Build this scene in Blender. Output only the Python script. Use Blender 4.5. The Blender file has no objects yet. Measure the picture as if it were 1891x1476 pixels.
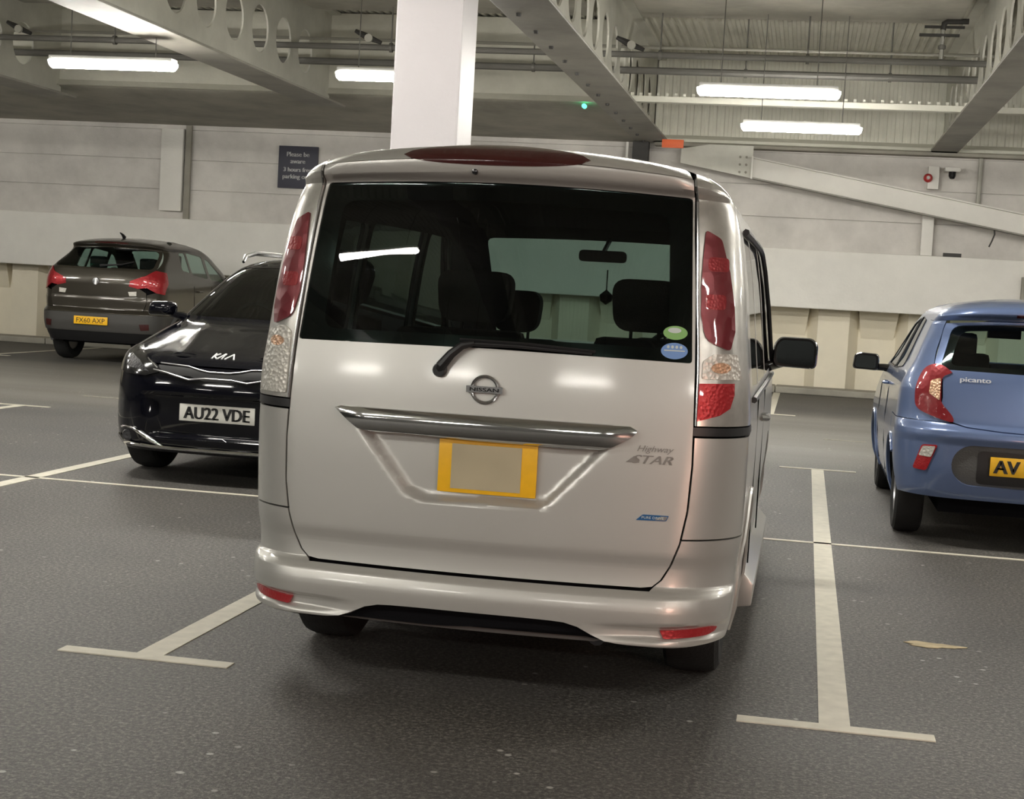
import bpy, bmesh, math, random
from math import sin, cos, pi, sqrt, radians, atan2, asin
from mathutils import Vector, Matrix
from mathutils.geometry import tessellate_polygon
random.seed(7)
SC = bpy.context.scene
COL = SC.collection

# ---------------------------------------------------------------- camera
cam_d = bpy.data.cameras.new('camera')
cam = bpy.data.objects.new('camera', cam_d)
COL.objects.link(cam)
SC.camera = cam
F_PX = 2856.9
cam_d.sensor_fit = 'HORIZONTAL'
cam_d.sensor_width = 36.0
cam_d.lens = 36.0 * F_PX / 1891.0
cam_d.clip_start = 0.05
cam_d.clip_end = 200
YAW, PITCH, ROLL = -.184135, .070639, -.0561618
fw = Vector((sin(YAW) * cos(PITCH), cos(YAW) * cos(PITCH), -sin(PITCH)))
rt = Vector((cos(YAW), -sin(YAW), 0))
dn = fw.cross(rt)
r2 = rt * cos(ROLL) + dn * sin(ROLL)
d2 = -rt * sin(ROLL) + dn * cos(ROLL)
cam.matrix_world = Matrix(((r2.x, -d2.x, -fw.x, 0), (r2.y, -d2.y, -fw.y, 0), (r2.z, -d2.z, -fw.z, 1.40), (0, 0, 0, 1)))

# ---------------------------------------------------------------- world, exposure
W_ = bpy.data.worlds.new('world')
SC.world = W_
W_.use_nodes = True
W_.node_tree.nodes['Background'].inputs[0].default_value = (.8, .85, 1, 1)
W_.node_tree.nodes['Background'].inputs[1].default_value = 0.02
SC.view_settings.view_transform = 'Standard'
SC.view_settings.look = 'None'
SC.view_settings.exposure = 2.36
SC.view_settings.gamma = 1.0
SC.view_settings.use_curve_mapping = False
TUBE_STRENGTH = 22.0
# warm glow of tail lamps standing behind and right of the photographer
gl_d = bpy.data.lights.new('tail_glow', 'AREA')
gl_d.shape = 'DISK'; gl_d.size = .8; gl_d.energy = 5.5; gl_d.color = (1, .55, .42)
gl = bpy.data.objects.new('tail_glow', gl_d)
COL.objects.link(gl)
gl.location = (1.9, 1.6, .9)
gl.rotation_euler = (radians(92), 0, radians(32))

# ---------------------------------------------------------------- materials
def nodes_mat(name):
    m = bpy.data.materials.new(name)
    m.use_nodes = True
    nt = m.node_tree
    return m, nt, nt.nodes.get('Principled BSDF')

def mat(name, col, rough=.5, metal=0, coat=0, coat_rough=.05, spec=.5, var=0, vscale=3, bump=0, bscale=40, emit=None, estr=0, aniso=0, detail=4):
    m, nt, p = nodes_mat(name)
    p.inputs['Base Color'].default_value = (*col, 1)
    p.inputs['Roughness'].default_value = rough
    p.inputs['Metallic'].default_value = metal
    p.inputs['Coat Weight'].default_value = coat
    p.inputs['Coat Roughness'].default_value = coat_rough
    p.inputs['Specular IOR Level'].default_value = spec
    if emit:
        p.inputs['Emission Color'].default_value = (*emit, 1)
        p.inputs['Emission Strength'].default_value = estr
    if var or bump:
        tc = nt.nodes.new('ShaderNodeTexCoord')
    if var:
        n = nt.nodes.new('ShaderNodeTexNoise')
        n.inputs['Scale'].default_value = vscale
        n.inputs['Detail'].default_value = detail
        nt.links.new(tc.outputs['Object'], n.inputs['Vector'])
        r = nt.nodes.new('ShaderNodeMapRange')
        r.inputs[1].default_value = .25
        r.inputs[2].default_value = .75
        r.inputs[3].default_value = 1 - var
        r.inputs[4].default_value = 1 + var
        nt.links.new(n.outputs[0], r.inputs[0])
        mx = nt.nodes.new('ShaderNodeVectorMath')
        mx.operation = 'SCALE'
        mx.inputs[0].default_value = col
        nt.links.new(r.outputs[0], mx.inputs['Scale'])
        nt.links.new(mx.outputs[0], p.inputs['Base Color'])
    if bump:
        n = nt.nodes.new('ShaderNodeTexNoise')
        n.inputs['Scale'].default_value = bscale
        n.inputs['Detail'].default_value = 3
        nt.links.new(tc.outputs['Object'], n.inputs['Vector'])
        b = nt.nodes.new('ShaderNodeBump')
        b.inputs['Strength'].default_value = bump
        b.inputs['Distance'].default_value = .01
        nt.links.new(n.outputs[0], b.inputs['Height'])
        nt.links.new(b.outputs[0], p.inputs['Normal'])
    return m

def glass(name, tint, ior=1.45, rough=0.0):
    m, nt, p = nodes_mat(name)
    nt.nodes.remove(p)
    out = nt.nodes['Material Output']
    t = nt.nodes.new('ShaderNodeBsdfTransparent')
    t.inputs[0].default_value = (*tint, 1)
    g = nt.nodes.new('ShaderNodeBsdfGlossy')
    g.inputs['Roughness'].default_value = rough
    f = nt.nodes.new('ShaderNodeFresnel')
    ge = nt.nodes.new('ShaderNodeNewGeometry')
    mr = nt.nodes.new('ShaderNodeMapRange')
    mr.inputs[3].default_value = ior
    mr.inputs[4].default_value = 1 / ior
    nt.links.new(ge.outputs['Backfacing'], mr.inputs[0])
    nt.links.new(mr.outputs[0], f.inputs[0])
    mx = nt.nodes.new('ShaderNodeMixShader')
    nt.links.new(f.outputs[0], mx.inputs[0])
    nt.links.new(t.outputs[0], mx.inputs[1])
    nt.links.new(g.outputs[0], mx.inputs[2])
    nt.links.new(mx.outputs[0], out.inputs[0])
    return m

def lens(name, col, scale=60, rough=.12, strength=.4):
    m, nt, p = nodes_mat(name)
    p.inputs['Base Color'].default_value = (*col, 1)
    p.inputs['Roughness'].default_value = .35
    p.inputs['Coat Weight'].default_value = 1
    p.inputs['Coat Roughness'].default_value = .03
    p.inputs['Metallic'].default_value = .35
    tc = nt.nodes.new('ShaderNodeTexCoord')
    v = nt.nodes.new('ShaderNodeTexVoronoi')
    v.inputs['Scale'].default_value = scale
    nt.links.new(tc.outputs['Object'], v.inputs['Vector'])
    b = nt.nodes.new('ShaderNodeBump')
    b.inputs['Strength'].default_value = strength
    b.inputs['Distance'].default_value = .01
    nt.links.new(v.outputs[0], b.inputs['Height'])
    nt.links.new(b.outputs[0], p.inputs['Normal'])
    return m

M = {}
M['silver'] = mat('silver_paint', (.485, .48, .455), .40, .5, .6, .10, var=.03, vscale=2)
M['blue'] = mat('blue_paint', (.115, .165, .31), .35, .35, .8, .06)
M['black_paint'] = mat('black_paint', (.003, .0032, .006), .06, 0, 0, .03, spec=.4)
M['brown'] = mat('brown_paint', (.045, .039, .029), .32, .45, .7, .08)
M['black_plastic'] = mat('black_plastic', (.012, .012, .013), .45)
M['gloss_black'] = mat('gloss_black', (.008, .008, .009), .12, 0, .5)
M['dark'] = mat('dark_void', (.004, .004, .005), .9, spec=.1)
M['seat'] = mat('seat_cloth', (.018, .018, .02), .95, spec=.1, bump=.2, bscale=200)
M['lining'] = mat('dark_lining', (.012, .012, .013), .95, spec=.1)
M['rubber'] = mat('tyre_rubber', (.012, .012, .012), .85, bump=.3, bscale=90)
M['rim'] = mat('alloy_rim', (.42, .42, .44), .3, .9)
M['rim_dark'] = mat('dark_rim', (.05, .05, .055), .35, .7)
M['chrome'] = mat('chrome', (.62, .62, .62), .10, 1)
M['chrome_dull'] = mat('satin_chrome', (.55, .55, .56), .25, 1)
M['mirror'] = mat('mirror_glass', (.16, .18, .19), .04, 1)  # tint darkened to imitate the reflection of dark surroundings
M['badge_silver'] = mat('badge_silver', (.24, .225, .21), .35, .2)
M['badge_pale'] = mat('badge_pale', (.55, .57, .60), .4)
M['frame_silver'] = mat('lamp_housing', (.50, .49, .46), .3, .6, .8, var=.12, vscale=25)
M['clear_lens'] = lens('clear_lens', (.62, .60, .55), 70, strength=.35)
M['amber_lens'] = lens('amber_lens', (.62, .38, .24), 70, strength=.7)
M['red_lens'] = lens('red_lens', (.17, .014, .022), 22, strength=.35)
M['red_lens_bright'] = lens('red_lens_bright', (.42, .016, .022), 90, strength=.2)
M['red_dark'] = mat('dark_red_lens', (.045, .005, .005), .12, 0, 1)
M['grey_plastic'] = mat('grey_plastic', (.085, .085, .085), .5, bump=.2, bscale=120)
M['yellow_plate'] = mat('yellow_plate', (.85, .47, .012), .4, var=.05, vscale=30)
M['white_plate'] = mat('white_plate', (.74, .73, .68), .4)
M['plate_patch'] = mat('beige_panel', (.42, .37, .25), .6, var=.08, vscale=9, detail=0)
M['ink'] = mat('black_ink', (.01, .01, .01), .5)
M['sticker_green'] = mat('green_sticker', (.22, .45, .14), .5)
M['sticker_blue'] = mat('blue_sticker', (.16, .30, .62), .5)
M['sticker_white'] = mat('pale_sticker', (.55, .62, .60), .5)
M['badge_blue'] = mat('blue_badge', (.03, .16, .42), .2, .5, 1)
M['glass_van'] = glass('privacy_glass', (.24, .31, .29))
M['glass_privacy'] = glass('dark_privacy_glass', (.012, .012, .014))
M['glass_clear'] = glass('car_glass', (.62, .74, .70))
M['glass_pic'] = glass('tinted_glass', (.50, .60, .58))
M['glass_peu'] = glass('green_tinted_glass', (.36, .48, .45))
M['glass_kia'] = glass('windscreen_glass', (.30, .38, .36), 1.5)

# asphalt
def asphalt():
    m, nt, p = nodes_mat('asphalt')
    N, Lk = nt.nodes.new, nt.links.new
    tc = N('ShaderNodeTexCoord')
    def noise(scale, det=3, rough=.6):
        n = N('ShaderNodeTexNoise')
        n.inputs['Scale'].default_value = scale
        n.inputs['Detail'].default_value = det
        n.inputs['Roughness'].default_value = rough
        Lk(tc.outputs['Object'], n.inputs['Vector'])
        return n
    def ramp(src, stops):
        r = N('ShaderNodeValToRGB')
        r.color_ramp.elements[0].position = stops[0][0]
        r.color_ramp.elements[0].color = (*stops[0][1], 1)
        r.color_ramp.elements[1].position = stops[-1][0]
        r.color_ramp.elements[1].color = (*stops[-1][1], 1)
        for s in stops[1:-1]:
            e = r.color_ramp.elements.new(s[0])
            e.color = (*s[1], 1)
        Lk(src, r.inputs[0])
        return r
    fine = ramp(noise(58, 6, .9).outputs[0], [(.36, (.018, .0172, .016)), (.5, (.062, .058, .053)), (.64, (.26, .247, .225))])
    big = ramp(noise(.55, 4, .55).outputs[0], [(.3, (.72, .72, .74)), (.7, (1.12, 1.1, 1.06))])
    mul = N('ShaderNodeMix')
    mul.data_type = 'RGBA'
    mul.blend_type = 'MULTIPLY'
    mul.inputs[0].default_value = 1
    Lk(fine.outputs[0], mul.inputs[6])
    Lk(big.outputs[0], mul.inputs[7])
    # worn, polished driving lane: paler, stretched along X
    mp = N('ShaderNodeMapping')
    mp.inputs['Scale'].default_value = (.06, .5, 1)
    Lk(tc.outputs['Object'], mp.inputs[0])
    n2 = N('ShaderNodeTexNoise')
    n2.inputs['Scale'].default_value = 1.6
    n2.inputs['Detail'].default_value = 5
    Lk(mp.outputs[0], n2.inputs['Vector'])
    sep = N('ShaderNodeSeparateXYZ')
    Lk(tc.outputs['Object'], sep.inputs[0])
    # lane between Y 13.5 and 21
    a = N('ShaderNodeMapRange'); a.interpolation_type = 'SMOOTHSTEP'
    a.inputs[1].default_value = 13.2; a.inputs[2].default_value = 15.2
    Lk(sep.outputs[1], a.inputs[0])
    b = N('ShaderNodeMapRange'); b.interpolation_type = 'SMOOTHSTEP'
    b.inputs[1].default_value = 19.4; b.inputs[2].default_value = 21.2
    b.inputs[3].default_value = 1; b.inputs[4].default_value = 0
    Lk(sep.outputs[1], b.inputs[0])
    mm = N('ShaderNodeMath'); mm.operation = 'MULTIPLY'
    Lk(a.outputs[0], mm.inputs[0]); Lk(b.outputs[0], mm.inputs[1])
    m3 = N('ShaderNodeMath'); m3.operation = 'MULTIPLY'
    Lk(mm.outputs[0], m3.inputs[0]); Lk(n2.outputs[0], m3.inputs[1])
    mix = N('ShaderNodeMix'); mix.data_type = 'RGBA'
    Lk(m3.outputs[0], mix.inputs[0])
    Lk(mul.outputs[2], mix.inputs[6])
    mix.inputs[7].default_value = (.20, .19, .17, 1)
    # scattered pale flecks and crumbs
    v = N('ShaderNodeTexVoronoi')
    v.inputs['Scale'].default_value = 9
    Lk(tc.outputs['Object'], v.inputs['Vector'])
    cl = ramp(noise(.9, 2).outputs[0], [(.50, (.0, .0, .0)), (.60, (1, 1, 1))])
    fl = N('ShaderNodeMapRange')
    fl.inputs[1].default_value = .115; fl.inputs[2].default_value = .075
    fl.inputs[3].default_value = 0; fl.inputs[4].default_value = .8
    Lk(v.outputs[0], fl.inputs[0])
    f2 = N('ShaderNodeMath'); f2.operation = 'MULTIPLY'
    Lk(fl.outputs[0], f2.inputs[0]); Lk(cl.outputs[0], f2.inputs[1])
    mix2 = N('ShaderNodeMix'); mix2.data_type = 'RGBA'
    Lk(f2.outputs[0], mix2.inputs[0])
    Lk(mix.outputs[2], mix2.inputs[6])
    mix2.inputs[7].default_value = (.42, .41, .38, 1)
    Lk(mix2.outputs[2], p.inputs['Base Color'])
    rr = N('ShaderNodeMapRange')
    rr.inputs[3].default_value = .62; rr.inputs[4].default_value = .42
    Lk(m3.outputs[0], rr.inputs[0])
    Lk(rr.outputs[0], p.inputs['Roughness'])
    bp = N('ShaderNodeBump')
    bp.inputs['Strength'].default_value = .5
    bp.inputs['Distance'].default_value = .006
    Lk(noise(110, 3).outputs[0], bp.inputs['Height'])
    Lk(bp.outputs[0], p.inputs['Normal'])
    return m
M['asphalt'] = asphalt()

def wallmat(name, col, seams=None, dirt=.12, bumpy=.1, rough=.7):
    m, nt, p = nodes_mat(name)
    N, Lk = nt.nodes.new, nt.links.new
    tc = N('ShaderNodeTexCoord')
    n = N('ShaderNodeTexNoise'); n.inputs['Scale'].default_value = 1.1; n.inputs['Detail'].default_value = 7
    n.inputs['Roughness'].default_value = .65
    Lk(tc.outputs['Object'], n.inputs['Vector'])
    r = N('ShaderNodeValToRGB')
    r.color_ramp.elements[0].position = .28
    r.color_ramp.elements[0].color = tuple(c * (1 - dirt * 2.2) for c in col) + (1,)
    r.color_ramp.elements[1].position = .62
    r.color_ramp.elements[1].color = (*col, 1)
    Lk(n.outputs[0], r.inputs[0])
    Lk(r.outputs[0], p.inputs['Base Color'])
    p.inputs['Roughness'].default_value = rough
    n2 = N('ShaderNodeTexNoise'); n2.inputs['Scale'].default_value = 25
    Lk(tc.outputs['Object'], n2.inputs['Vector'])
    b = N('ShaderNodeBump'); b.inputs['Strength'].default_value = bumpy; b.inputs['Distance'].default_value = .02
    Lk(n2.outputs[0], b.inputs['Height']); Lk(b.outputs[0], p.inputs['Normal'])
    return m
M['wall'] = wallmat('wall_paint', (.70, .67, .63))
M['outer_wall'] = wallmat('unlit_wall_paint', (.16, .155, .145))  # wall colour darkened to stand in for the hall's gloom in reflections
M['ledge'] = wallmat('ledge_paint', (.80, .78, .73), dirt=.05)
M['pile'] = wallmat('cream_pile_paint', (.80, .74, .60), dirt=.05)
M['deck'] = wallmat('deck_paint', (.66, .645, .56), dirt=.10)
M['deck_bright'] = wallmat('lit_deck_paint', (.80, .79, .70), dirt=.07)  # deck paint made lighter so panel, lip and channel look brightly lit
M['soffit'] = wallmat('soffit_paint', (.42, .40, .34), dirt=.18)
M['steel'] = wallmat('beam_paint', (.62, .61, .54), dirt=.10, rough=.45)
M['steel_shaded'] = wallmat('shaded_flange_paint', (.33, .315, .275), dirt=.18, rough=.55)  # beam paint darkened: shade of the flange underside put into the colour
M['column'] = wallmat('column_paint', (.52, .495, .51), dirt=.03, rough=.45)
M['kerb'] = wallmat('kerb_concrete', (.36, .34, .29), dirt=.18, rough=.85)
M['pipe'] = mat('pipe_paint', (.16, .155, .14), .5, .2, var=.1)
M['pipe_light'] = mat('pale_pipe', (.42, .41, .36), .5, var=.1)
M['galv'] = mat('galvanised', (.6, .6, .58), .25, .9)
M['tube'] = mat('light_tube', (.9, .9, .85), .4, emit=(1, .965, .885), estr=TUBE_STRENGTH)
M['housing'] = mat('light_housing', (.75, .75, .72), .4)
M['line'] = mat('line_paint', (.58, .55, .46), .65, var=.13, vscale=14, detail=8)
M['line_faded'] = mat('faded_line_paint', (.26, .245, .205), .7, var=.35, vscale=20, detail=8)
M['patch'] = mat('spilled_paint', (.42, .34, .20), .7, var=.3, vscale=12, detail=6)
M['sign'] = mat('sign_navy', (.035, .035, .055), .5)
M['sign_text'] = mat('sign_white', (.55, .55, .55), .5)
M['orange'] = mat('orange_board', (.75, .13, .03), .5)
M['green_led'] = mat('green_indicator', (.02, .3, .12), .4, emit=(.05, .9, .35), estr=1.2)
M['alarm'] = mat('red_sounder', (.45, .02, .02), .4)
M['valance_grey'] = mat('valance_grey', (.17, .17, .165), .5)
M['reflex_red'] = lens('reflex_red_lens', (.27, .012, .018), 90, strength=.2)
M['post'] = mat('dark_post', (.035, .033, .03), .6)

# ---------------------------------------------------------------- mesh helpers
class MB:
    def __init__(s):
        s.v = []; s.f = []; s.m = []; s.sh = set()
    def add(s, vs, fs, m=0, sharp=()):
        o = len(s.v)
        s.v += [tuple(v) for v in vs]
        s.f += [tuple(i + o for i in f) for f in fs]
        s.m += [m] * len(fs)
        for a, b in sharp:
            s.sh.add((min(a, b) + o, max(a, b) + o))
        return s
    def box(s, x0, x1, y0, y1, z0, z1, m=0):
        vs = [(x, y, z) for z in (z0, z1) for y in (y0, y1) for x in (x0, x1)]
        return s.add(vs, [(0, 2, 3, 1), (4, 5, 7, 6), (0, 1, 5, 4), (2, 6, 7, 3), (0, 4, 6, 2), (1, 3, 7, 5)], m)
    def hull(s, a, b, m=0):
        """prism between two matching loops"""
        n = len(a)
        fs = [tuple(range(n))[::-1], tuple(range(n, 2 * n))] + [(i, (i + 1) % n, n + (i + 1) % n, n + i) for i in range(n)]
        return s.add(list(a) + list(b), fs, m)
    def tube(s, pts, r, seg=10, m=0, cap=True):
        pts = [Vector(p) for p in pts]
        n = len(pts)
        rr = r if isinstance(r, (list, tuple)) else [r] * n
        vs = []
        up = None
        for i, p in enumerate(pts):
            t = (pts[min(i + 1, n - 1)] - pts[max(i - 1, 0)]).normalized()
            if up is None:
                up = t.orthogonal().normalized()
            a = (up - t * up.dot(t)).normalized()
            up = a
            b = t.cross(a)
            for k in range(seg):
                an = 2 * pi * k / seg
                vs.append(p + (a * cos(an) + b * sin(an)) * rr[i])
        fs = [(i * seg + k, i * seg + (k + 1) % seg, (i + 1) * seg + (k + 1) % seg, (i + 1) * seg + k) for i in range(n - 1) for k in range(seg)]
        if cap:
            fs.append(tuple(range(seg))[::-1])
            fs.append(tuple(range((n - 1) * seg, n * seg)))
        return s.add(vs, fs, m)
    def lathe(s, prof, seg=32, axis='x', c=(0, 0, 0), m=0, closed=False):
        """prof: (radius, along-axis) pairs"""
        vs = []
        for k in range(seg):
            a = 2 * pi * k / seg
            for r, h in prof:
                if axis == 'x': p = (h, r * cos(a), r * sin(a))
                elif axis == 'y': p = (r * sin(a), h, r * cos(a))
                else: p = (r * cos(a), r * sin(a), h)
                vs.append((p[0] + c[0], p[1] + c[1], p[2] + c[2]))
        n = len(prof)
        fs = []
        for k in range(seg):
            for i in range(n if closed else n - 1):
                a = k * n + i; b = k * n + (i + 1) % n
                c2 = ((k + 1) % seg) * n + (i + 1) % n; d = ((k + 1) % seg) * n + i
                fs.append((a, b, c2, d))
        return s.add(vs, fs, m)
    def build(s, name, mats, parent=None, loc=None, smooth=True, bevel=0, angle=32, bseg=2, **props):
        me = bpy.data.meshes.new(name)
        me.from_pydata(s.v, [], s.f)
        if not isinstance(mats, (list, tuple)):
            mats = [mats]
        for x in mats:
            me.materials.append(x if not isinstance(x, str) else M[x])
        me.polygons.foreach_set('material_index', s.m)
        bm = bmesh.new()
        bm.from_mesh(me)
        bmesh.ops.remove_doubles(bm, verts=bm.verts, dist=1e-6)
        if bevel:
            ed = [e for e in bm.edges if len(e.link_faces) == 2 and e.calc_face_angle(0) > radians(30)]
            bmesh.ops.bevel(bm, geom=ed, offset=bevel, segments=bseg, affect='EDGES', profile=.6, clamp_overlap=True)
        lim = radians(angle)
        for f in bm.faces:
            f.smooth = smooth
        for e in bm.edges:
            if len(e.link_faces) == 2 and e.calc_face_angle(0) > lim:
                e.smooth = False
        bm.to_mesh(me)
        bm.free()
        me.update()
        o = bpy.data.objects.new(name, me)
        COL.objects.link(o)
        if parent: o.parent = parent
        if loc: o.location = loc
        for k, v in props.items():
            o[k] = v
        return o

def empty(name, loc, rz=0, **props):
    o = bpy.data.objects.new(name, None)
    o.empty_display_size = .2
    COL.objects.link(o)
    o.location = loc
    o.rotation_euler = (0, 0, rz)
    for k, v in props.items():
        o[k] = v
    return o

def interp(tab):
    """monotone cubic through (x, y) pairs"""
    xs = [t[0] for t in tab]; ys = [t[1] for t in tab]
    n = len(xs)
    if n == 1:
        return lambda x: ys[0]
    d = [(ys[i + 1] - ys[i]) / (xs[i + 1] - xs[i]) for i in range(n - 1)]
    mm = [d[0]] + [0 if d[i - 1] * d[i] <= 0 else 2 * d[i - 1] * d[i] / (d[i - 1] + d[i]) for i in range(1, n - 1)] + [d[-1]]
    def f(x):
        if x <= xs[0]: return ys[0]
        if x >= xs[-1]: return ys[-1]
        lo = 0
        while xs[lo + 1] < x: lo += 1
        h = xs[lo + 1] - xs[lo]; t = (x - xs[lo]) / h
        return ((2 * t**3 - 3 * t**2 + 1) * ys[lo] + (t**3 - 2 * t**2 + t) * h * mm[lo] + (-2 * t**3 + 3 * t**2) * ys[lo + 1] + (t**3 - t**2) * h * mm[lo + 1])
    return f

def smooth(a, b, x):
    t = max(0, min(1, (x - a) / (b - a)))
    return t * t * (3 - 2 * t)

def _clip(poly, ax, val, gt):
    out = []  # val lies on a grid line
    n = len(poly)
    for i in range(n):
        a = poly[i]; b = poly[(i + 1) % n]
        ia = a[ax] >= val - 1e-9 if gt else a[ax] <= val + 1e-9
        ib = b[ax] >= val - 1e-9 if gt else b[ax] <= val + 1e-9
        if ia: out.append(a)
        if ia != ib:
            t = (val - a[ax]) / (b[ax] - a[ax])
            p = [a[0] + (b[0] - a[0]) * t, a[1] + (b[1] - a[1]) * t]
            p[ax] = val
            out.append(tuple(p))
    return out

def area(p):
    return sum(p[i][0] * p[(i + 1) % len(p)][1] - p[(i + 1) % len(p)][0] * p[i][1] for i in range(len(p))) / 2

def inside(pt, poly):
    x, y = pt; c = False
    n = len(poly)
    for i in range(n):
        (x1, y1), (x2, y2) = poly[i], poly[(i + 1) % n]
        if (y1 > y) != (y2 > y) and x < (x2 - x1) * (y - y1) / (y2 - y1) + x1:
            c = not c
    return c

def sdist(pt, poly):
    """distance inside positive"""
    x, y = pt; d = 1e9
    n = len(poly)
    for i in range(n):
        (x1, y1), (x2, y2) = poly[i], poly[(i + 1) % n]
        dx, dy = x2 - x1, y2 - y1
        t = max(0, min(1, ((x - x1) * dx + (y - y1) * dy) / (dx * dx + dy * dy + 1e-12)))
        d = min(d, (x - x1 - t * dx)**2 + (y - y1 - t * dy)**2)
    return sqrt(d) * (1 if inside(pt, poly) else -1)

def roundp(poly, r, n=4):
    """round the corners of a polygon"""
    out = []
    N = len(poly)
    for i in range(N):
        p0 = Vector(poly[i - 1]); p = Vector(poly[i]); p1 = Vector(poly[(i + 1) % N])
        a = p0 - p; b = p1 - p
        rr = r[i] if isinstance(r, (list, tuple)) else r
        l = min(rr, a.length * .45, b.length * .45)
        if l < 1e-4:
            out.append(tuple(p)); continue
        a = p + a.normalized() * l; b = p + b.normalized() * l
        for k in range(n + 1):
            t = k / n
            q = a * (1 - t)**2 + p * 2 * t * (1 - t) + b * t * t
            out.append((q.x, q.y))
    return out

def keyhole(outer, holes):
    return {'o': list(outer), 'h': [list(h) for h in holes]}

def _dedupe(p):
    q = []
    for x in p:
        if not q or (abs(q[-1][0] - x[0]) + abs(q[-1][1] - x[1])) > 1e-7:
            q.append(tuple(x))
    if len(q) > 1 and abs(q[0][0] - q[-1][0]) + abs(q[0][1] - q[-1][1]) < 1e-7: q.pop()
    return q

def grid_cells(poly, du, dv):
    loops = [poly['o']] + poly['h'] if isinstance(poly, dict) else [poly]
    loops = [_dedupe(l) for l in loops]
    allp = [p for l in loops for p in l]
    tris = tessellate_polygon([[Vector((p[0], p[1], 0)) for p in l] for l in loops])
    out = []
    for t in tris:
        poly = [allp[i] for i in t]
        if abs(area(poly)) < 1e-10: continue
        if area(poly) < 0: poly = poly[::-1]
        us = [p[0] for p in poly]
        u0, u1 = min(us), max(us)
        ku = math.floor(u0 / du)
        while ku * du < u1:
            c = _clip(poly, 0, ku * du, True)
            if len(c) > 2: c = _clip(c, 0, (ku + 1) * du, False)
            ku += 1
            if len(c) < 3: continue
            v0 = min(p[1] for p in c); v1 = max(p[1] for p in c)
            kv = math.floor(v0 / dv)
            while kv * dv < v1:
                q = _clip(c, 1, kv * dv, True)
                if len(q) > 2: q = _clip(q, 1, (kv + 1) * dv, False)
                kv += 1
                if len(q) > 2 and abs(area(q)) > 1e-9:
                    out.append(q)
    return out

def patch(mb, fn, poly, du=.03, dv=.03, off=0.0, th=.008, m=0, flip=False, rim=True):
    """lay a flat polygon (u, v) on the surface fn(u, v) as a panel of thickness th"""
    key = {}; vs = []; faces = []
    for c in grid_cells(poly, du, dv):
        f = []
        for p in c:
            k = (round(p[0], 5), round(p[1], 5))
            if k not in key:
                key[k] = len(vs); vs.append(k)
            if not f or f[-1] != key[k]:
                f.append(key[k])
        if len(f) > 1 and f[0] == f[-1]: f.pop()
        # split at repeated vertices (bridges of keyholed outlines)
        stack = []; loops = []
        for w_ in f:
            if w_ in stack:
                i = stack.index(w_)
                loops.append(stack[i:]); stack = stack[:i + 1]
            else:
                stack.append(w_)
        loops.append(stack)
        for l in loops:
            if len(l) > 2 and area([vs[i] for i in l]) > 1e-9:
                faces.append(l)
    e = 1e-3
    P = []; Nn = []
    for u, v in vs:
        p = Vector(fn(u, v))
        nrm = (Vector(fn(u + e, v)) - Vector(fn(u - e, v))).cross(Vector(fn(u, v + e)) - Vector(fn(u, v - e)))
        if nrm.length < 1e-12: nrm = Vector((0, -1, 0))
        nrm.normalize()
        if flip: nrm = -nrm
        o = off(u, v) if callable(off) else off
        P.append(p + nrm * o); Nn.append(nrm)
    if flip: faces = [f[::-1] for f in faces]
    cnt = {}
    for f in faces:
        for i in range(len(f)):
            a, b = f[i], f[(i + 1) % len(f)]
            cnt.setdefault((min(a, b), max(a, b)), []).append((a, b))
    sharp = []; rf = []
    n0 = len(P); inner = {}
    if rim and th:
        for k, l in cnt.items():
            if len(l) == 1:
                a, b = l[0]
                for q in (a, b):
                    if q not in inner:
                        inner[q] = len(P); P.append(P[q] - Nn[q] * th)
                rf.append((b, a, inner[a], inner[b]))
    mb.add(P, [tuple(f) for f in faces] + rf, m)
    return mb

def text_pts(s, size, shear=0, space=1.0, extr=0.0, res=3):
    cu = bpy.data.curves.new('lettering', 'FONT')
    cu.body = s; cu.size = size; cu.align_x = 'CENTER'; cu.align_y = 'CENTER'
    cu.shear = shear; cu.space_character = space; cu.extrude = extr; cu.resolution_u = res
    cu.space_line = .95
    o = bpy.data.objects.new('lettering', cu)
    COL.objects.link(o)
    bpy.context.view_layer.update()
    dg = bpy.context.evaluated_depsgraph_get()
    me = o.evaluated_get(dg).to_mesh()
    vs = [tuple(v.co) for v in me.vertices]
    fs = [tuple(p.vertices) for p in me.polygons]
    o.evaluated_get(dg).to_mesh_clear()
    bpy.data.objects.remove(o)
    bpy.data.curves.remove(cu)
    return vs, fs

def text_on(mb, fn, s, cu, cv, w=None, h=None, off=.004, shear=0, m=0, extr=.001, flip=False, bold=0, space=1.0):
    vs, fs = text_pts(s, 1.0, shear, space, 0.0)
    x0 = min(v[0] for v in vs); x1 = max(v[0] for v in vs); y0 = min(v[1] for v in vs); y1 = max(v[1] for v in vs)
    sy = h / (y1 - y0) if h else w / (x1 - x0)
    sx = w / (x1 - x0) if w else sy
    e = 1e-3
    for db in ([0] if not bold else [-bold, 0, bold]):
        P = []
        for x, y, z in vs:
            u = cu + (x - (x0 + x1) / 2) * sx * (-1 if flip else 1) + db; v = cv + (y - (y0 + y1) / 2) * sy
            p = Vector(fn(u, v))
            nrm = (Vector(fn(u + e, v)) - Vector(fn(u - e, v))).cross(Vector(fn(u, v + e)) - Vector(fn(u, v - e))).normalized()
            if flip: nrm = -nrm
            P.append(p + nrm * (off + abs(db) * .05))
        mb.add(P, fs, m)
    return mb

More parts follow.
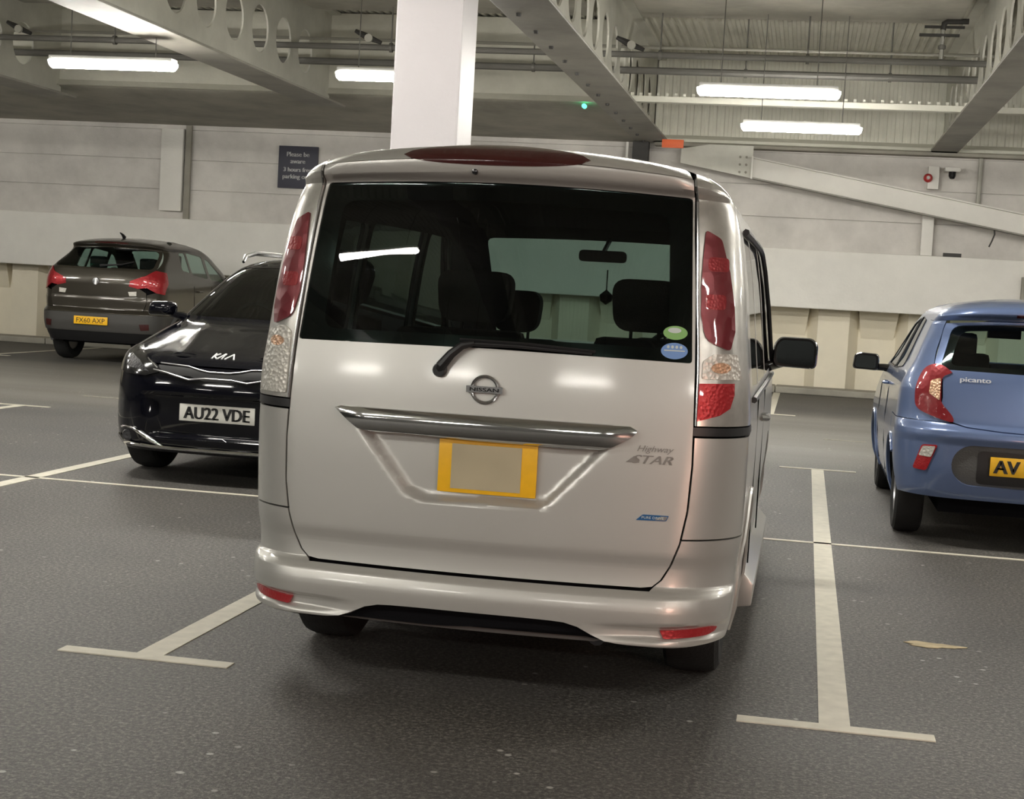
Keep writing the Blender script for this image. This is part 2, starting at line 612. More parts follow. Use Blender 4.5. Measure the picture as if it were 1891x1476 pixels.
class Shell:
    """car body surface: a stack of rounded plan loops. near end is at y=0."""
    def __init__(s, W, yn, R, yf, Rf=None, bulge=.06, crown=None, disp=None, wy=None, bf=.035):
        s.bf = bf
        s.W = interp(W); s.yn = interp(yn); s.R = interp(R); s.yf = interp(yf); s.Rf = interp(Rf or R)
        s.b = bulge; s.cr = interp(crown) if crown else (lambda z: 0); s.disp = disp
        s.wy = interp(wy) if wy else (lambda y: 1.0)
    def _end(s, u, z, R):
        w = s.W(z); k = w - R; a = abs(u); sg = 1 if u >= 0 else -1
        if a <= k: return sg * a, 0, w
        if a <= k + R * pi / 2:
            t = (a - k) / R
            return sg * (k + R * sin(t)), R * (1 - cos(t)), w
        return sg * w, R + a - k - R * pi / 2, w
    def bul(s, x): return s.b * (min(abs(x), .95) / .75)**2
    def bulf(s, x): return s.bf * (min(abs(x), .95) / .75)**2
    def fy(s, z, yj): return min(yj, s.yf(z) - s.bulf(s.W(z)) - s.Rf(z) - .02)
    def ny(s, z, yj): return max(yj, s.yn(z) + s.bul(s.W(z)) + s.R(z) + .02)
    def side_poly(s, low, yn_, yf_, z1, n=24):
        za, zb = low[-1][1], low[0][1]
        far = [(s.fy(za + (z1 - za) * i / n, yf_), za + (z1 - za) * i / n) for i in range(1, n + 1)]
        near = [(s.ny(zb + (z1 - zb) * i / n, yn_), zb + (z1 - zb) * i / n) for i in range(n, 0, -1)]
        return list(low) + far + near
    def near0(s, u, z):
        d, s.disp = s.disp, None
        p = s.near(u, z)
        s.disp = d
        return p
    def near(s, u, z):
        x, dy, w = s._end(u, z, s.R(z))
        y = s.yn(z) + dy + s.bul(x)
        if s.disp: y += s.disp(x, z, u)
        return (x * s.wy(y), y, z - s.cr(z) * x * x)
    def far(s, u, z):
        x, dy, w = s._end(u, z, s.Rf(z))
        y = s.yf(z) - dy - s.bulf(x)
        return (x * s.wy(y), y, z - s.cr(z) * x * x)
    def side(s, sg):
        def f(y, z):
            x = sg * s.W(z)
            return (x * s.wy(y), y, z - s.cr(z) * x * x)
        return f
    def s_of_y(s, y, z):
        R = s.R(z); k = s.W(z) - R
        return k + R * pi / 2 + (y - s.yn(z) - s.bul(s.W(z)) - R)
    def sf_of_y(s, y, z):
        R = s.Rf(z); k = s.W(z) - R
        return k + R * pi / 2 + (s.yf(z) - s.bulf(s.W(z)) - y - R)
    def sx(s, x, z, over=0):
        """x on the rear view -> arc coordinate"""
        R = s.R(z); k = s.W(z) - R; a = abs(x); sg = 1 if x >= 0 else -1
        if a <= k: return x
        return sg * (k + R * asin(min(1, (a - k) / R)) + over)
    def band(s, z0, z1, y, dz=.03, far=False):
        """polygon over the whole end between heights z0 and z1, wrapping to depth y on both sides"""
        n = max(1, int(round((z1 - z0) / dz)))
        zs = [z0 + (z1 - z0) * i / n for i in range(n + 1)]
        f = s.sf_of_y if far else s.s_of_y
        lim = s.fy if far else s.ny
        return [(-f(lim(z, y), z), z) for z in zs[::-1]] + [(f(lim(z, y), z), z) for z in zs]
    def roof(s, mb, z, nx=20, ny=24, off=0, m=0, rise=.015):
        w = s.W(z)
        def edge(u, far):
            p = s.far(u, z) if far else s.near(u, z)
            return p
        R1, R2 = s.R(z), s.Rf(z)
        vs = []
        for i in range(nx + 1):
            fx = -1 + 2 * i / nx
            x = w * sin(fx * pi / 2)
            def sol(R, far):
                k = w - R
                return x if abs(x) <= k else (1 if x > 0 else -1) * (k + R * asin(min(1, (abs(x) - k) / R)))
            a = s.near(sol(R1, False), z); b = s.far(sol(R2, True), z)
            for j in range(ny + 1):
                t = j / ny
                y = a[1] * (1 - t) + b[1] * t
                vs.append((x * s.wy(y), y, z - s.cr(z) * x * x + rise * sin(pi * t) * (1 - (x / w)**2) + off))
        fs = [(i * (ny + 1) + j, (i + 1) * (ny + 1) + j, (i + 1) * (ny + 1) + j + 1, i * (ny + 1) + j + 1) for i in range(nx) for j in range(ny)]
        mb.add(vs, fs, m)

def arch(cy, cz, r, z0, n=14, rev=False):
    """arc points of a wheel arch above z0, from near side to far side"""
    a0 = asin(max(-1, min(1, (z0 - cz) / r)))
    pts = [(cy - r * cos(a0 + (pi - 2 * a0) * i / n), cz + r * sin(a0 + (pi - 2 * a0) * i / n)) for i in range(n + 1)]
    return pts[::-1] if rev else pts

def wheel(parent, x, y, r, w, rim='rim', n=5):
    sg = 1 if x > 0 else -1
    mb = MB()
    h = w / 2
    mb.lathe([(r * .62, -h * .8), (r * .72, -h), (r * .9, -h), (r * .97, -h * .85), (r, -h * .55), (r, h * .55), (r * .97, h * .85), (r * .9, h), (r * .72, h), (r * .62, h * .8)], 40, 'x', (0, 0, 0), closed=True)
    t = mb.build('wheel', 'rubber', parent, (x, y, r))
    mb = MB()
    mb.lathe([(0, sg * h * .55), (r * .14, sg * h * .6), (r * .16, sg * h * .3), (r * .5, sg * h * .1), (r * .56, sg * h * .5), (r * .63, sg * h * .85), (r * .64, sg * h * .2), (r * .6, -sg * h * .6), (0, -sg * h * .6)], 40, 'x')
    for k in range(n):
        a = 2 * pi * k / n
        c, s_ = cos(a), sin(a)
        def q(rad, tt, hh): return (sg * hh, rad * c - tt * s_, rad * s_ + tt * c)
        mb.hull([q(r * .1, -.035, h * .62), q(r * .1, .035, h * .62), q(r * .6, .022, h * .8), q(r * .6, -.022, h * .8)],
                [q(r * .1, -.035, h * .2), q(r * .1, .035, h * .2), q(r * .6, .022, h * .3), q(r * .6, -.022, h * .3)])
    mb.build('rim', rim, t)
    return t

def catmull(pts, n=5):
    out = []
    N = len(pts)
    for i in range(N):
        p0, p1, p2, p3 = pts[i - 1], pts[i], pts[(i + 1) % N], pts[(i + 2) % N]
        for k in range(n):
            t = k / n
            out.append(tuple(.5 * (2 * p1[j] + (p2[j] - p0[j]) * t + (2 * p0[j] - 5 * p1[j] + 4 * p2[j] - p3[j]) * t * t + (3 * p1[j] - p0[j] - 3 * p2[j] + p3[j]) * t**3) for j in (0, 1)))
    return out

def ellipse(cx, cy, rx, ry, n=28):
    return [(cx + rx * cos(2 * pi * k / n), cy + ry * sin(2 * pi * k / n)) for k in range(n)]

# ================================================================ SETTING
ST = dict(kind='structure')
XL, XR, YN, YB = -22.0, 15.0, -14.0, 25.65
ZD = 5.30       # underside of the roof deck
ZF = 3.93       # underside of the beams
MB().box(XL - .3, XR + .3, YN - .3, YB + .6, -.2, 0).build('floor', 'asphalt', smooth=False, **ST)

def ribs(x0, x1, y0, y1, z, pitch=.12, h=.03):
    mb = MB(); vs = []; x = x0
    while x < x1:
        for dx, dz in ((0, 0), (pitch * .4, 0), (pitch * .5, h), (pitch * .9, h)):
            vs += [(x + dx, y0, z + dz), (x + dx, y1, z + dz)]
        x += pitch
    vs += [(x1 + .0, y0, z), (x1 + .0, y1, z)]
    n = len(vs) // 2
    fs = [(2 * i, 2 * i + 1, 2 * i + 3, 2 * i + 2) for i in range(n - 1)]
    return mb.add(vs, fs)
mb = ribs(XL, XR, YN, YB + .4, ZD)
mb.box(XL - .3, XR + .3, YN - .3, YB + .6, ZD + .1, ZD + .25)
mb.build('ceiling', 'deck', smooth=False, **ST)

MB().box(XL - .3, XL, YN, YB, 0, ZD + .1).build('wall_left', 'outer_wall', smooth=False, **ST)
MB().box(XR, XR + .3, YN, YB, 0, ZD + .1).build('wall_right', 'outer_wall', smooth=False, **ST)
MB().box(XL, XR, YN - .3, YN, 0, ZD + .1).build('wall_front', 'outer_wall', smooth=False, **ST)
# far wall: cladding boards above the capping beam, sheet piling below it
mb = MB()
for z0, z1, dy in ((2.2, 2.805, 0), (2.825, 3.33, .004), (3.342, 3.85, 0), (3.862, 5.4, 0)):
    mb.box(XL, XR, YB + dy, YB + .3, z0, z1)
mb.box(XL, XR, YB + .05, YB + .4, 2.0, 5.4)
mb.build('wall_back', 'wall', smooth=False, **ST)
# sheet piling
mb = MB()
P = 1.42
x = .20 - P * 16
prof = []
while x < XR:
    prof += [(x, 0), (x + .50, 0), (x + .66, .30), (x + 1.26, .30)]
    x += P
vs = []
for px_, py_ in prof:
    vs += [(px_, YB + py_, 0.0), (px_, YB + py_, 1.42)]
mb.add(vs, [(2 * i, 2 * i + 2, 2 * i + 3, 2 * i + 1) for i in range(len(prof) - 1)])
for i in range(0, len(prof), 4):   # haunch block at the head of every recess
    x = prof[i][0]
    a, b = x + .70, x + 1.22
    mb.hull([(a - .06, YB + .29, 1.42), (b + .06, YB + .29, 1.42), (b + .06, YB + .02, 1.42), (a - .06, YB + .02, 1.42)][::-1],
            [(a, YB + .30, .93), (b, YB + .30, .93), (b, YB + .292, .93), (a, YB + .292, .93)][::-1])
mb.build('wall_pile', 'pile', smooth=False, **ST)
MB().box(XL, XR, YB - .45, YB + .35, 1.37, 2.30).build('trim_1', 'ledge', smooth=False, bevel=.02, **ST)
mb = MB()
x = XL
while x < XR - .1:
    mb.box(x, min(x + 1.79, XR), YB - .62, YB - .02, 0, .105)
    x += 1.8
mb.build('baseboard_back', 'kerb', smooth=False, bevel=.02, **ST)
# deep downstand along the far wall
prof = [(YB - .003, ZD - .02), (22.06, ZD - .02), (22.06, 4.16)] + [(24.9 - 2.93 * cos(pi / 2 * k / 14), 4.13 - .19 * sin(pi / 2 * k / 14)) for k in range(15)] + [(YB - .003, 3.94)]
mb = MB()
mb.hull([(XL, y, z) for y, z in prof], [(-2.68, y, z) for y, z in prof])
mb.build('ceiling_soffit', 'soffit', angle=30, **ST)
mb = MB()
mb.box(XL, -2.68, 22.0, 22.06, 4.20, ZD - .02)
mb.hull([(XL, 21.90, 4.11), (XL, 22.06, 4.11), (XL, 22.06, 4.20), (XL, 22.0, 4.20)], [(-2.68, 21.90, 4.11), (-2.68, 22.06, 4.11), (-2.68, 22.06, 4.20), (-2.68, 22.0, 4.20)])
mb.build('trim_3', 'deck', smooth=False, **ST)
# right of the middle beam: ribbed panel at the head of the wall with a lip, and a light cross channel
mb = MB(); vs = []; x = -2.62
while x < XR:
    for dx, dy in ((0, 0), (.05, 0), (.062, .014), (.11, .014)):
        vs += [(x + dx, 25.42 + dy, 3.97), (x + dx, 25.42 + dy, ZD - .001)]
    x += .125
mb.add(vs, [(2 * i, 2 * i + 2, 2 * i + 3, 2 * i + 1) for i in range(len(vs) // 2 - 1)])
mb.box(-2.62, XR, 25.44, YB - .002, 3.95, ZD - .01)
mb.hull([(-2.62, 25.16, 3.93), (-2.62, 25.42, 3.93), (-2.62, 25.42, 4.06), (-2.62, 25.20, 3.98)], [(XR, 25.16, 3.93), (XR, 25.42, 3.93), (XR, 25.42, 4.06), (XR, 25.20, 3.98)])
mb.build('trim_5', 'deck_bright', smooth=False, **ST)
mb = MB()
for a_, b_ in ((-2.62, 1.93), (1.97, 6.48), (6.52, 10.98)):
    mb.hull([(a_, 21.34, 4.07), (a_, 21.50, 4.07), (a_, 21.50, 4.10), (a_, 21.36, 4.15)], [(b_, 21.34, 4.07), (b_, 21.50, 4.07), (b_, 21.50, 4.10), (b_, 21.36, 4.15)])
    x = a_ + .05
    while x < b_ - .05:
        mb.box(x, x + .04, 21.42, 21.48, 4.09, 4.20); x += .12
mb.build('trim_6', 'deck_bright', smooth=False, **ST)
BX = [-11.35, -7.1, -2.65, 1.95, 6.5, 11.0]
edges = [XL] + BX + [XR]
mb = MB()
for a, b in zip(edges[:-1], edges[1:]):
    mb.box(a + .3, b - .3, 18.7, 20.3, 5.02, ZD - .005)
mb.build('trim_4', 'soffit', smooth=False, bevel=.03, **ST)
# dark drip line at the head of the wall
MB().box(-2.6, XR, YB - .30, YB - .004, ZF - .05, ZF - .002).build('trim_2', 'kerb', smooth=False, **ST)

# ---------------------------------------------------------------- cellular beams
BL = ['pale cellular steel beam furthest left, cut off by the photo corner',
      'long cellular steel beam with round web holes, above the black car',
      'cellular steel beam running over the white column and the silver van',
      'cellular steel beam at the right, above the blue car',
      'cellular steel beam right of the blue car, outside the picture edge',
      'cellular steel beam furthest right along the ceiling']
def beam(i, X):
    root = empty('cellular_beam', (X, 0, ZF), label=BL[i], category='beam', group='cellular roof beams')
    y0, y1 = YN + .05, YB - .1
    if X < -3: y1 = 22.05
    if X > -3: y1 = 25.40
    w = .27 if X < 0 else .21
    mb = MB(); pitch = .9; r = .30; zc = .62; hw = pitch / 2; z0, z1 = .03, ZD - ZF - .02
    T = .012
    k0 = math.ceil((y0 - 19.07) / pitch + .5); k1 = math.floor((y1 - 19.07) / pitch - .5)
    N = 24
    for k in range(k0, k1 + 1):
        cy = 19.07 + k * pitch
        for sx_ in (-1, 1):
            vs = []
            for j in range(N):
                a = 2 * pi * j / N
                vs.append((sx_ * T, cy + r * cos(a), zc + r * sin(a)))
                # matching point on the cell outline
                c, s_ = cos(a), sin(a)
                t = min(hw / abs(c) if abs(c) > 1e-6 else 9, ((z1 - zc) / s_ if s_ > 1e-6 else ((z0 - zc) / s_ if s_ < -1e-6 else 9)))
                vs.append((sx_ * T, cy + t * c, zc + t * s_))
            fs = [(2 * j, 2 * j + 1, 2 * ((j + 1) % N) + 1, 2 * ((j + 1) % N)) for j in range(N)]
            mb.add(vs, fs)
            # corner fill
            for cy_, cz_ in ((hw, z1 - zc), (-hw, z1 - zc), (-hw, z0 - zc), (hw, z0 - zc)):
                a = atan2(cz_, cy_) % (2 * pi); j = int(a / (2 * pi / N))
                p, q = vs[2 * j + 1], vs[2 * ((j + 1) % N) + 1]
                mb.add([p, q, (sx_ * T, cy + cy_, zc + cz_)], [(0, 1, 2)])
        vs = []
        for j in range(N):
            a = 2 * pi * j / N
            vs += [(-T, cy + r * cos(a), zc + r * sin(a)), (T, cy + r * cos(a), zc + r * sin(a))]
        mb.add(vs, [(2 * j, 2 * j + 1, 2 * ((j + 1) % N) + 1, 2 * ((j + 1) % N)) for j in range(N)])
    ya = 19.07 + (k0 - .5) * pitch; yb = 19.07 + (k1 + .5) * pitch
    if ya > y0: mb.box(-T, T, y0, ya, z0, z1)
    if yb < y1: mb.box(-T, T, yb, y1, z0, z1)
    mb.build('web', 'steel', root, smooth=False)
    MB().box(-w, w, y0, y1, 0, .03).build('bottom_flange', 'steel_shaded', root, smooth=False, bevel=.006)
    MB().box(-.15, .15, y0, y1, z1 - .03, z1).build('top_flange', 'steel', root, smooth=False)
    if i == 2:
        bolt = None
        for j in range(14):
            for sx_ in (-1,):
                y = 13.2 + j * .92
                if bolt is None:
                    bolt = MB().lathe([(0, -.028), (.022, -.028), (.026, -.008), (.026, 0)], 8, 'z').build('bolt', 'post', root, (sx_ * .12, y, 0))
                else:
                    b = bolt.copy(); COL.objects.link(b); b.parent = root; b.location = (sx_ * .12, y, 0)
    return root
for i, X in enumerate(BX): beam(i, X)

# ---------------------------------------------------------------- column
c0 = empty('column', (-2.665, 10.66, 0), label='square white painted steel column rising behind the silver van', category='column')
MB().box(-.235, .235, -.235, .235, .02, ZF).build('shaft', 'column', c0, smooth=False, bevel=.015)
MB().box(-.33, .33, -.33, .33, 0, .03).build('base_plate', 'kerb', c0, smooth=False)

# ---------------------------------------------------------------- battens
def batten(x, y, label, z=3.65, L=1.5, pos_only=None):
    root = empty('strip_light', (x, y, z), label=label, category='light', group='ceiling strip lights')
    mb = MB()
    n = 9; rx, rz = .09, .085
    secs = []
    for t, sc_ in ((-1, .25), (-.985, .7), (-.95, 1), (.95, 1), (.985, .7), (1, .25)):
        secs.append([(t * L / 2, rx * sc_ * sin(-pi / 2 + pi * k / (n - 1)), -rz * sc_ * cos(-pi / 2 + pi * k / (n - 1))) for k in range(n)])
    vs = [p for s_ in secs for p in s_]
    fs = [(i * n + k, i * n + k + 1, (i + 1) * n + k + 1, (i + 1) * n + k) for i in range(len(secs) - 1) for k in range(n - 1)]
    fs += [(i * n + n - 1, i * n, (i + 1) * n, (i + 1) * n + n - 1) for i in range(len(secs) - 1)]
    fs += [tuple(range(n))[::-1], tuple(range((len(secs) - 1) * n, len(secs) * n))]
    mb.add(vs, fs)
    mb.build('diffuser', 'tube', root)
    MB().box(-L / 2 + .03, L / 2 - .03, -.088, .088, .002, .05).build('housing', 'housing', root, bevel=.008)
    for sx_ in (-.5, .5):
        MB().tube([(sx_, 0, .045), (sx_, 0, ZD - z + .01)], .006, 6).build('hanger_rod', 'pipe', root)
    return root
proto = batten(-7.665, 16.08, 'lit strip light furthest left, above the brown car')
def copy_light(x, y, label):
    r = proto.copy(); COL.objects.link(r); r.location = (x, y, 3.65); r['label'] = label
    for ch in list(proto.children):
        c = ch.copy(); COL.objects.link(c); c.parent = r
    return r
copy_light(-4.44, 16.35, 'lit strip light partly hidden behind the white column')
copy_light(-.55, 16.67, 'lit strip light right of the column, the higher of the right pair')
copy_light(-.22, 19.9, 'lit strip light right of the column, the lower and further of the right pair')
BACK = [(-15.0, 8.9), (-11.4, 8.9), (-7.7, 8.9), (-4.44, 8.9), (-.55, 8.9), (3.3, 8.9), (7.3, 8.9), (11.4, 8.9),
        (-11.4, .55), (-7.4, .55), (-4.2, .15), (3.4, .55), (7.3, .55),
        (-11.4, -6.5), (-7.7, -6.5), (-4.44, -6.5), (-.55, -6.5), (3.3, -6.5), (7.3, -6.5)]
ORD = ['first', 'second', 'third', 'fourth', 'fifth', 'sixth', 'seventh', 'eighth']
seen = {}
for x, y in BACK:
    row = 'lit strip light in the row just above the van roof' if y > 5 else ('lit strip light in the row above the photographer' if y > -3 else 'lit strip light in the rearmost row behind the photographer')
    k = seen.get(row, 0); seen[row] = k + 1
    copy_light(x, y, row + ', ' + ORD[k] + ' from the left')
for k, x in enumerate((-18.5, -15.0, -11.6)):
    copy_light(x, 16.2, 'strip light left of the picture edge, far row, ' + ORD[k] + ' from the left')
for k, x in enumerate((3.9, 7.4, 11.4)):
    copy_light(x, 16.2, 'strip light beyond the right picture edge, ' + ORD[k] + ' past the blue car')

# ---------------------------------------------------------------- pipework
def pipe(name, pts, r, m, label, cat='pipe', group=None, seg=10):
    o = MB().tube(pts, r, seg).build(name, m)
    o['label'] = label; o['category'] = cat
    if group: o['group'] = group
    return o
pipe('sprinkler_pipe', [(XL, 19.97, 4.49), (XR, 19.97, 4.49)], .042, 'pipe', 'dark sprinkler pipe crossing the beams, the nearer of the two', group='sprinkler pipes')
pipe('sprinkler_pipe', [(XL, 20.87, 4.42), (XR, 20.87, 4.42)], .050, 'pipe', 'thick dark sprinkler pipe crossing the beams nearest the downstand', group='sprinkler pipes')
pipe('conduit', [(XL, 20.87, 4.73), (XR, 20.87, 4.73)], .022, 'pipe_light', 'thin pale conduit running above the dark sprinkler pipes')
for i, (x, y, z) in enumerate(((-3.85, 20.87, 4.42), (-1.0, 20.87, 4.42), (.86, 20.87, 4.42), (-5.6, 19.97, 4.49), (-9.5, 19.97, 4.49), (-2.05, 19.97, 4.49), (-.2, 19.97, 4.49), (-3.25, 20.87, 4.42))):
    t = empty('pipe_hanger', (x, y, z), label=['thin hanger rod right of the column top', 'thin hanger rod left of the two right lights', 'thin hanger rod above the right end of the lights', 'thin hanger rod just left of the column', 'thin hanger rod at the far left above the light', 'hanger rod beside the beam over the van', 'short hanger rod above the upper right light', 'hanger rod below the beam over the van'][i], category='hanger', group='pipe hanger rods')
    MB().tube([(0, 0, .03), (0, 0, ZD - z)], .011, 6).build('rod', 'pipe', t)
    MB().lathe([(.052, -.02), (.062, -.02), (.062, .02), (.052, .02)], 14, 'x', closed=True).build('clamp_ring', 'pipe', t)
# vertical drop with brackets on the right
t = empty('sprinkler_drop', (1.42, 19.97, 4.53), label='bright vertical pipe drop with dark cross brackets near the top right', category='pipe')
MB().tube([(0, 0, 0), (.0, 0, .40)], .03, 10).build('drop_pipe', 'galv', t)
MB().tube([(0, 0, .36), (.01, 0, .44), (.05, 0, .465), (.30, 0, .47)], .036, 10).build('elbow_pipe', 'post', t)
MB().box(-.28, .2, -.03, .03, .28, .31).build('bracket', 'post', t)
MB().box(-.22, .26, .035, .075, .39, .42).build('bracket', 'post', t)
MB().lathe([(.03, -.03), (.05, -.02), (.05, .02), (.03, .03)], 12, 'z', (0, 0, .15)).build('collar', 'pipe', t)
for i, (x, y, z) in enumerate(((-2.42, 19.97, 4.60), (-5.9, 19.97, 4.60), (-10.9, 19.97, 4.60))):
    t = empty('sprinkler_valve', (x, y, z), label=['small dark valve fitting beside the beam over the van', 'dark slanted valve fitting left of the column top', 'dark slanted valve fitting at the top left corner'][i], category='valve', group='pipe valve fittings')
    MB().tube([(-.2, 0, .10), (-.05, 0, .03), (.16, 0, -.05)], [.025, .045, .025], 8).build('valve_body', 'post', t)
    MB().lathe([(0, -.03), (.055, -.03), (.055, .01), (0, .01)], 12, 'y', (.0, -.04, .0)).build('handwheel', 'pipe_light', t)
for x, y, lab in ((-11.75, 21.90, 'small green indicator light at the far left of the downstand edge'), (-3.28, 21.90, 'small green indicator light right of the column on the downstand')):
    t = empty('indicator_light', (x, y, 4.05), label=lab, category='indicator', group='green indicator lights')
    MB().lathe([(0, -.04), (.022, -.035), (.032, -.02), (.032, .06)], 12, 'y').build('indicator_lens', 'green_led', t)

# ---------------------------------------------------------------- far wall furniture
o = MB().box(-.20, .20, -.04, .04, 0, 1.42).build('wall_post', 'ledge', None, (-11.0, 25.55, 2.44), bevel=.008)
o['label'] = 'flat white post on the far wall above the brown car'; o['category'] = 'post'
o = MB().box(-.05, .05, -.03, .03, 0, 1.62).build('wall_post', 'kerb', None, (-10.72, 25.58, 2.31), bevel=.004)
o['label'] = 'slim grey post beside the white post above the brown car'; o['category'] = 'post'
o = MB().box(-.09, .09, -.06, .06, 0, .70).build('wall_post', 'ledge', None, (1.80, 25.5, 2.31), bevel=.008)
o['label'] = 'short white post on the ledge below the sloping beam'; o['category'] = 'post'
o = MB().box(-.085, .085, -.06, .06, 0, .36).build('wall_post', 'ledge', None, (1.83, 25.5, 3.36), bevel=.008)
o['label'] = 'short white post above the sloping beam beside the red sounder'; o['category'] = 'post'
t = empty('alarm_sounder', (1.745, 25.40, 3.53), label='round red alarm sounder on the far wall beside the white post', category='alarm')
MB().lathe([(0, -.06), (.04, -.06), (.065, -.03), (.07, .0), (.07, .03), (0, .03)], 20, 'y').build('sounder_body', 'alarm', t)
MB().lathe([(0, -.075), (.025, -.075), (.03, -.055), (0, -.055)], 14, 'y').build('sounder_cap', 'sign_text', t)
t = empty('dome_camera', (2.11, 25.40, 3.62), label='small white dome security camera on the far wall', category='camera')
MB().box(-.12, .12, -.07, .24, .02, .09).build('camera_housing', 'ledge', t, bevel=.02)
MB().lathe([(0, -.10), (.035, -.09), (.055, -.05), (.06, .02)], 16, 'z').build('camera_dome', 'gloss_black', t)
t = empty('information_sign', (-8.73, 25.62, 3.29), label='dark square parking notice with white lettering on the far wall', category='sign')
MB().box(-.35, .35, -.03, .02, -.36, .36).build('sign_panel', 'sign', t, bevel=.004)
mb = MB()
for s_, z, w in (('Please be', .22, .40), ('aware', .09, .26), ('3 hours free', -.04, .50), ('parking only', -.17, .52)):
    text_on(mb, lambda u, v: (u, -.03, v), s_, 0, z, w=w, off=.003, bold=.004)
mb.build('sign_lettering', 'sign_text', t, smooth=False)
o = MB().box(-.14, .14, -.02, .02, 0, .06).build('small_notice', 'post', None, (2.2, 25.4, 2.305))
o['label'] = 'small dark strip notice lying on the white ledge at the right'; o['category'] = 'sign'
t = empty('wall_box', (3.45, 25.14, 1.84), label='grey electrical box on the white ledge at the right picture edge', category='box')
MB().box(-.2, .2, -.06, .055, -.2, .2).build('box_body', 'kerb', t, bevel=.01)
MB().box(-.12, .12, -.068, -.06, -.12, .14).build('box_window', 'pipe', t)
# sloping beam
t = empty('sloping_beam', (-1.0, 25.12, 3.40), label='white steel beam sloping down to the right across the far wall', category='beam')
dx, dz = 8.0, -8.0 * .168
mb = MB()
mb.hull([(0, 0, .01), (0, .02, .01), (0, .02, .30), (0, 0, .30)], [(dx, 0, dz + .01), (dx, .02, dz + .01), (dx, .02, dz + .30), (dx, 0, dz + .30)])
mb.build('web', 'ledge', t, smooth=False)
MB().hull([(0, -.10, 0), (0, .12, 0), (0, .12, -.02), (0, -.10, -.02)], [(dx, -.10, dz), (dx, .12, dz), (dx, .12, dz - .02), (dx, -.10, dz - .02)]).build('bottom_flange', 'steel_shaded', t, smooth=False)
MB().hull([(0, -.10, .32), (0, .12, .32), (0, .12, .30), (0, -.10, .30)], [(dx, -.10, dz + .32), (dx, .12, dz + .32), (dx, .12, dz + .30), (dx, -.10, dz + .30)]).build('top_flange', 'ledge', t, smooth=False)
MB().hull([(-1.15, .03, .19), (-1.15, .03, .42), (-.7, .03, .50), (0, .03, .50), (0, .03, -.01)], [(-1.15, .06, .19), (-1.15, .06, .42), (-.7, .06, .50), (0, .06, .50), (0, .06, -.01)]).build('gusset_plate', 'steel', t, smooth=False)
MB().box(-.015, .015, -.11, .03, -.03, .33).build('end_plate', 'ledge', t)
for k in range(6):
    MB().lathe([(0, -.02), (.02, -.02), (.02, .01)], 6, 'y', (-.10 if k % 2 else -.2, .02, .08 + .12 * (k // 2))).build('bolt', 'kerb', t)
o = MB().tube([(2.78, 25.12, 2.76), (2.79, 25.12, 2.68), (2.76, 25.13, 2.58), (2.72, 25.14, 2.48)], .012, 6).build('hanging_cable', 'post')
o['label'] = 'short dark cable dangling below the sloping beam'; o['category'] = 'cable'
o = MB().tube([(2.55, 25.58, 2.95), (2.55, 25.58, 3.9)], .035, 8).build('wall_conduit', 'pipe_light')
o['label'] = 'vertical pale conduit on the far wall right of the dome camera'; o['category'] = 'pipe'
o = MB().box(-.17, .17, -.02, .02, 0, .13).build('warning_board', 'orange', None, (-2.24, 24.6, 3.77), bevel=.004)
o['label'] = 'small orange board hanging under the beam above the van roof'; o['category'] = 'board'
mb = MB(); mb.box(-.13, .13, -.1, .1, 0, 1.62)
o = mb.build('wall_post', 'post', None, (-2.83, 25.45, 2.305))
o['label'] = 'dark steel post on the ledge under the beam over the van'; o['category'] = 'post'
o = MB().box(-.02, .02, -.03, .03, 0, 1.62).build('wall_post', 'ledge', None, (-3.06, 25.5, 2.305))
o['label'] = 'thin white strip post left of the dark post over the van'; o['category'] = 'post'

# ---------------------------------------------------------------- road markings
def marking(name, rects, label, m='line', z=.0035):
    mb = MB()
    for k, (x0, x1, y0, y1) in enumerate(rects):
        n = max(1, int(max(x1 - x0, y1 - y0) / .5))
        mb.box(x0, x1, y0, y1, -.001 + k * .0004, z + k * .0008)
    o = mb.build(name, m, smooth=False)
    o['label'] = label; o['category'] = 'road marking'; o['group'] = 'parking bay lines'
    return o
def bay(X, y0, y1, label, m='line', t0=True, t1=True, w=.052, tw=.325):
    r = [(X - w, X + w, y0, y1)]
    if t0: r.append((X - tw, X + tw, y0 - .045, y0 + .03))
    if t1: r.append((X - tw, X + tw, y1 - .03, y1 + .03))
    return marking('bay_line', r, label, m)
bay(-2.262, 5.20, 13.56, 'long bay line left of the silver van, ending in a T')
bay(.188, 5.21, 13.56, 'long bay line right of the silver van, ending in a T')
bay(-4.90, 5.2, 13.56, 'bay line at the left crossing the thin line beside the black car')
bay(2.75, 5.2, 13.56, 'bay line hidden beyond the blue car')
marking('divider_line', [(-14, 4.8, 9.29, 9.34)], 'thin line crossing all bays level with the car noses')
bay(-7.5, 5.2, 14.0, 'bay line at the far left picture edge', tw=.3)
bay(-.37, 20.05, 25.0, 'short bay line by the kerb seen past the van mirror', t1=False)
bay(-11.95, 21.3, 25.0, 'bay line beside the brown car', t1=False)
bay(2.25, 20.1, 25.0, 'bay line by the kerb beyond the blue car', t1=False)
marking('faded_line', [(.27, .72, 16.73, 16.80)], 'faded short dash in the lane beyond the van', 'line_faded')
marking('faded_line', [(-7.6, -7.1, 15.50, 15.56)], 'faded short dash in the lane left of the black car', 'line_faded')
mb = MB()
pts = []
for k in range(22):
    a = 2 * pi * k / 22
    rr = 1 + .22 * sin(3 * a + 1) + .12 * sin(7 * a)
    pts.append((.115 * rr * cos(a), .05 * rr * sin(a)))
mb.hull([(x, y, .0) for x, y in pts], [(x, y, .002) for x, y in pts])
o = mb.build('paint_spill', 'patch', None, (.62, 6.69, .001), smooth=False)
o['label'] = 'small yellowish paint spill on the asphalt right of the near bay line'; o['category'] = 'stain'

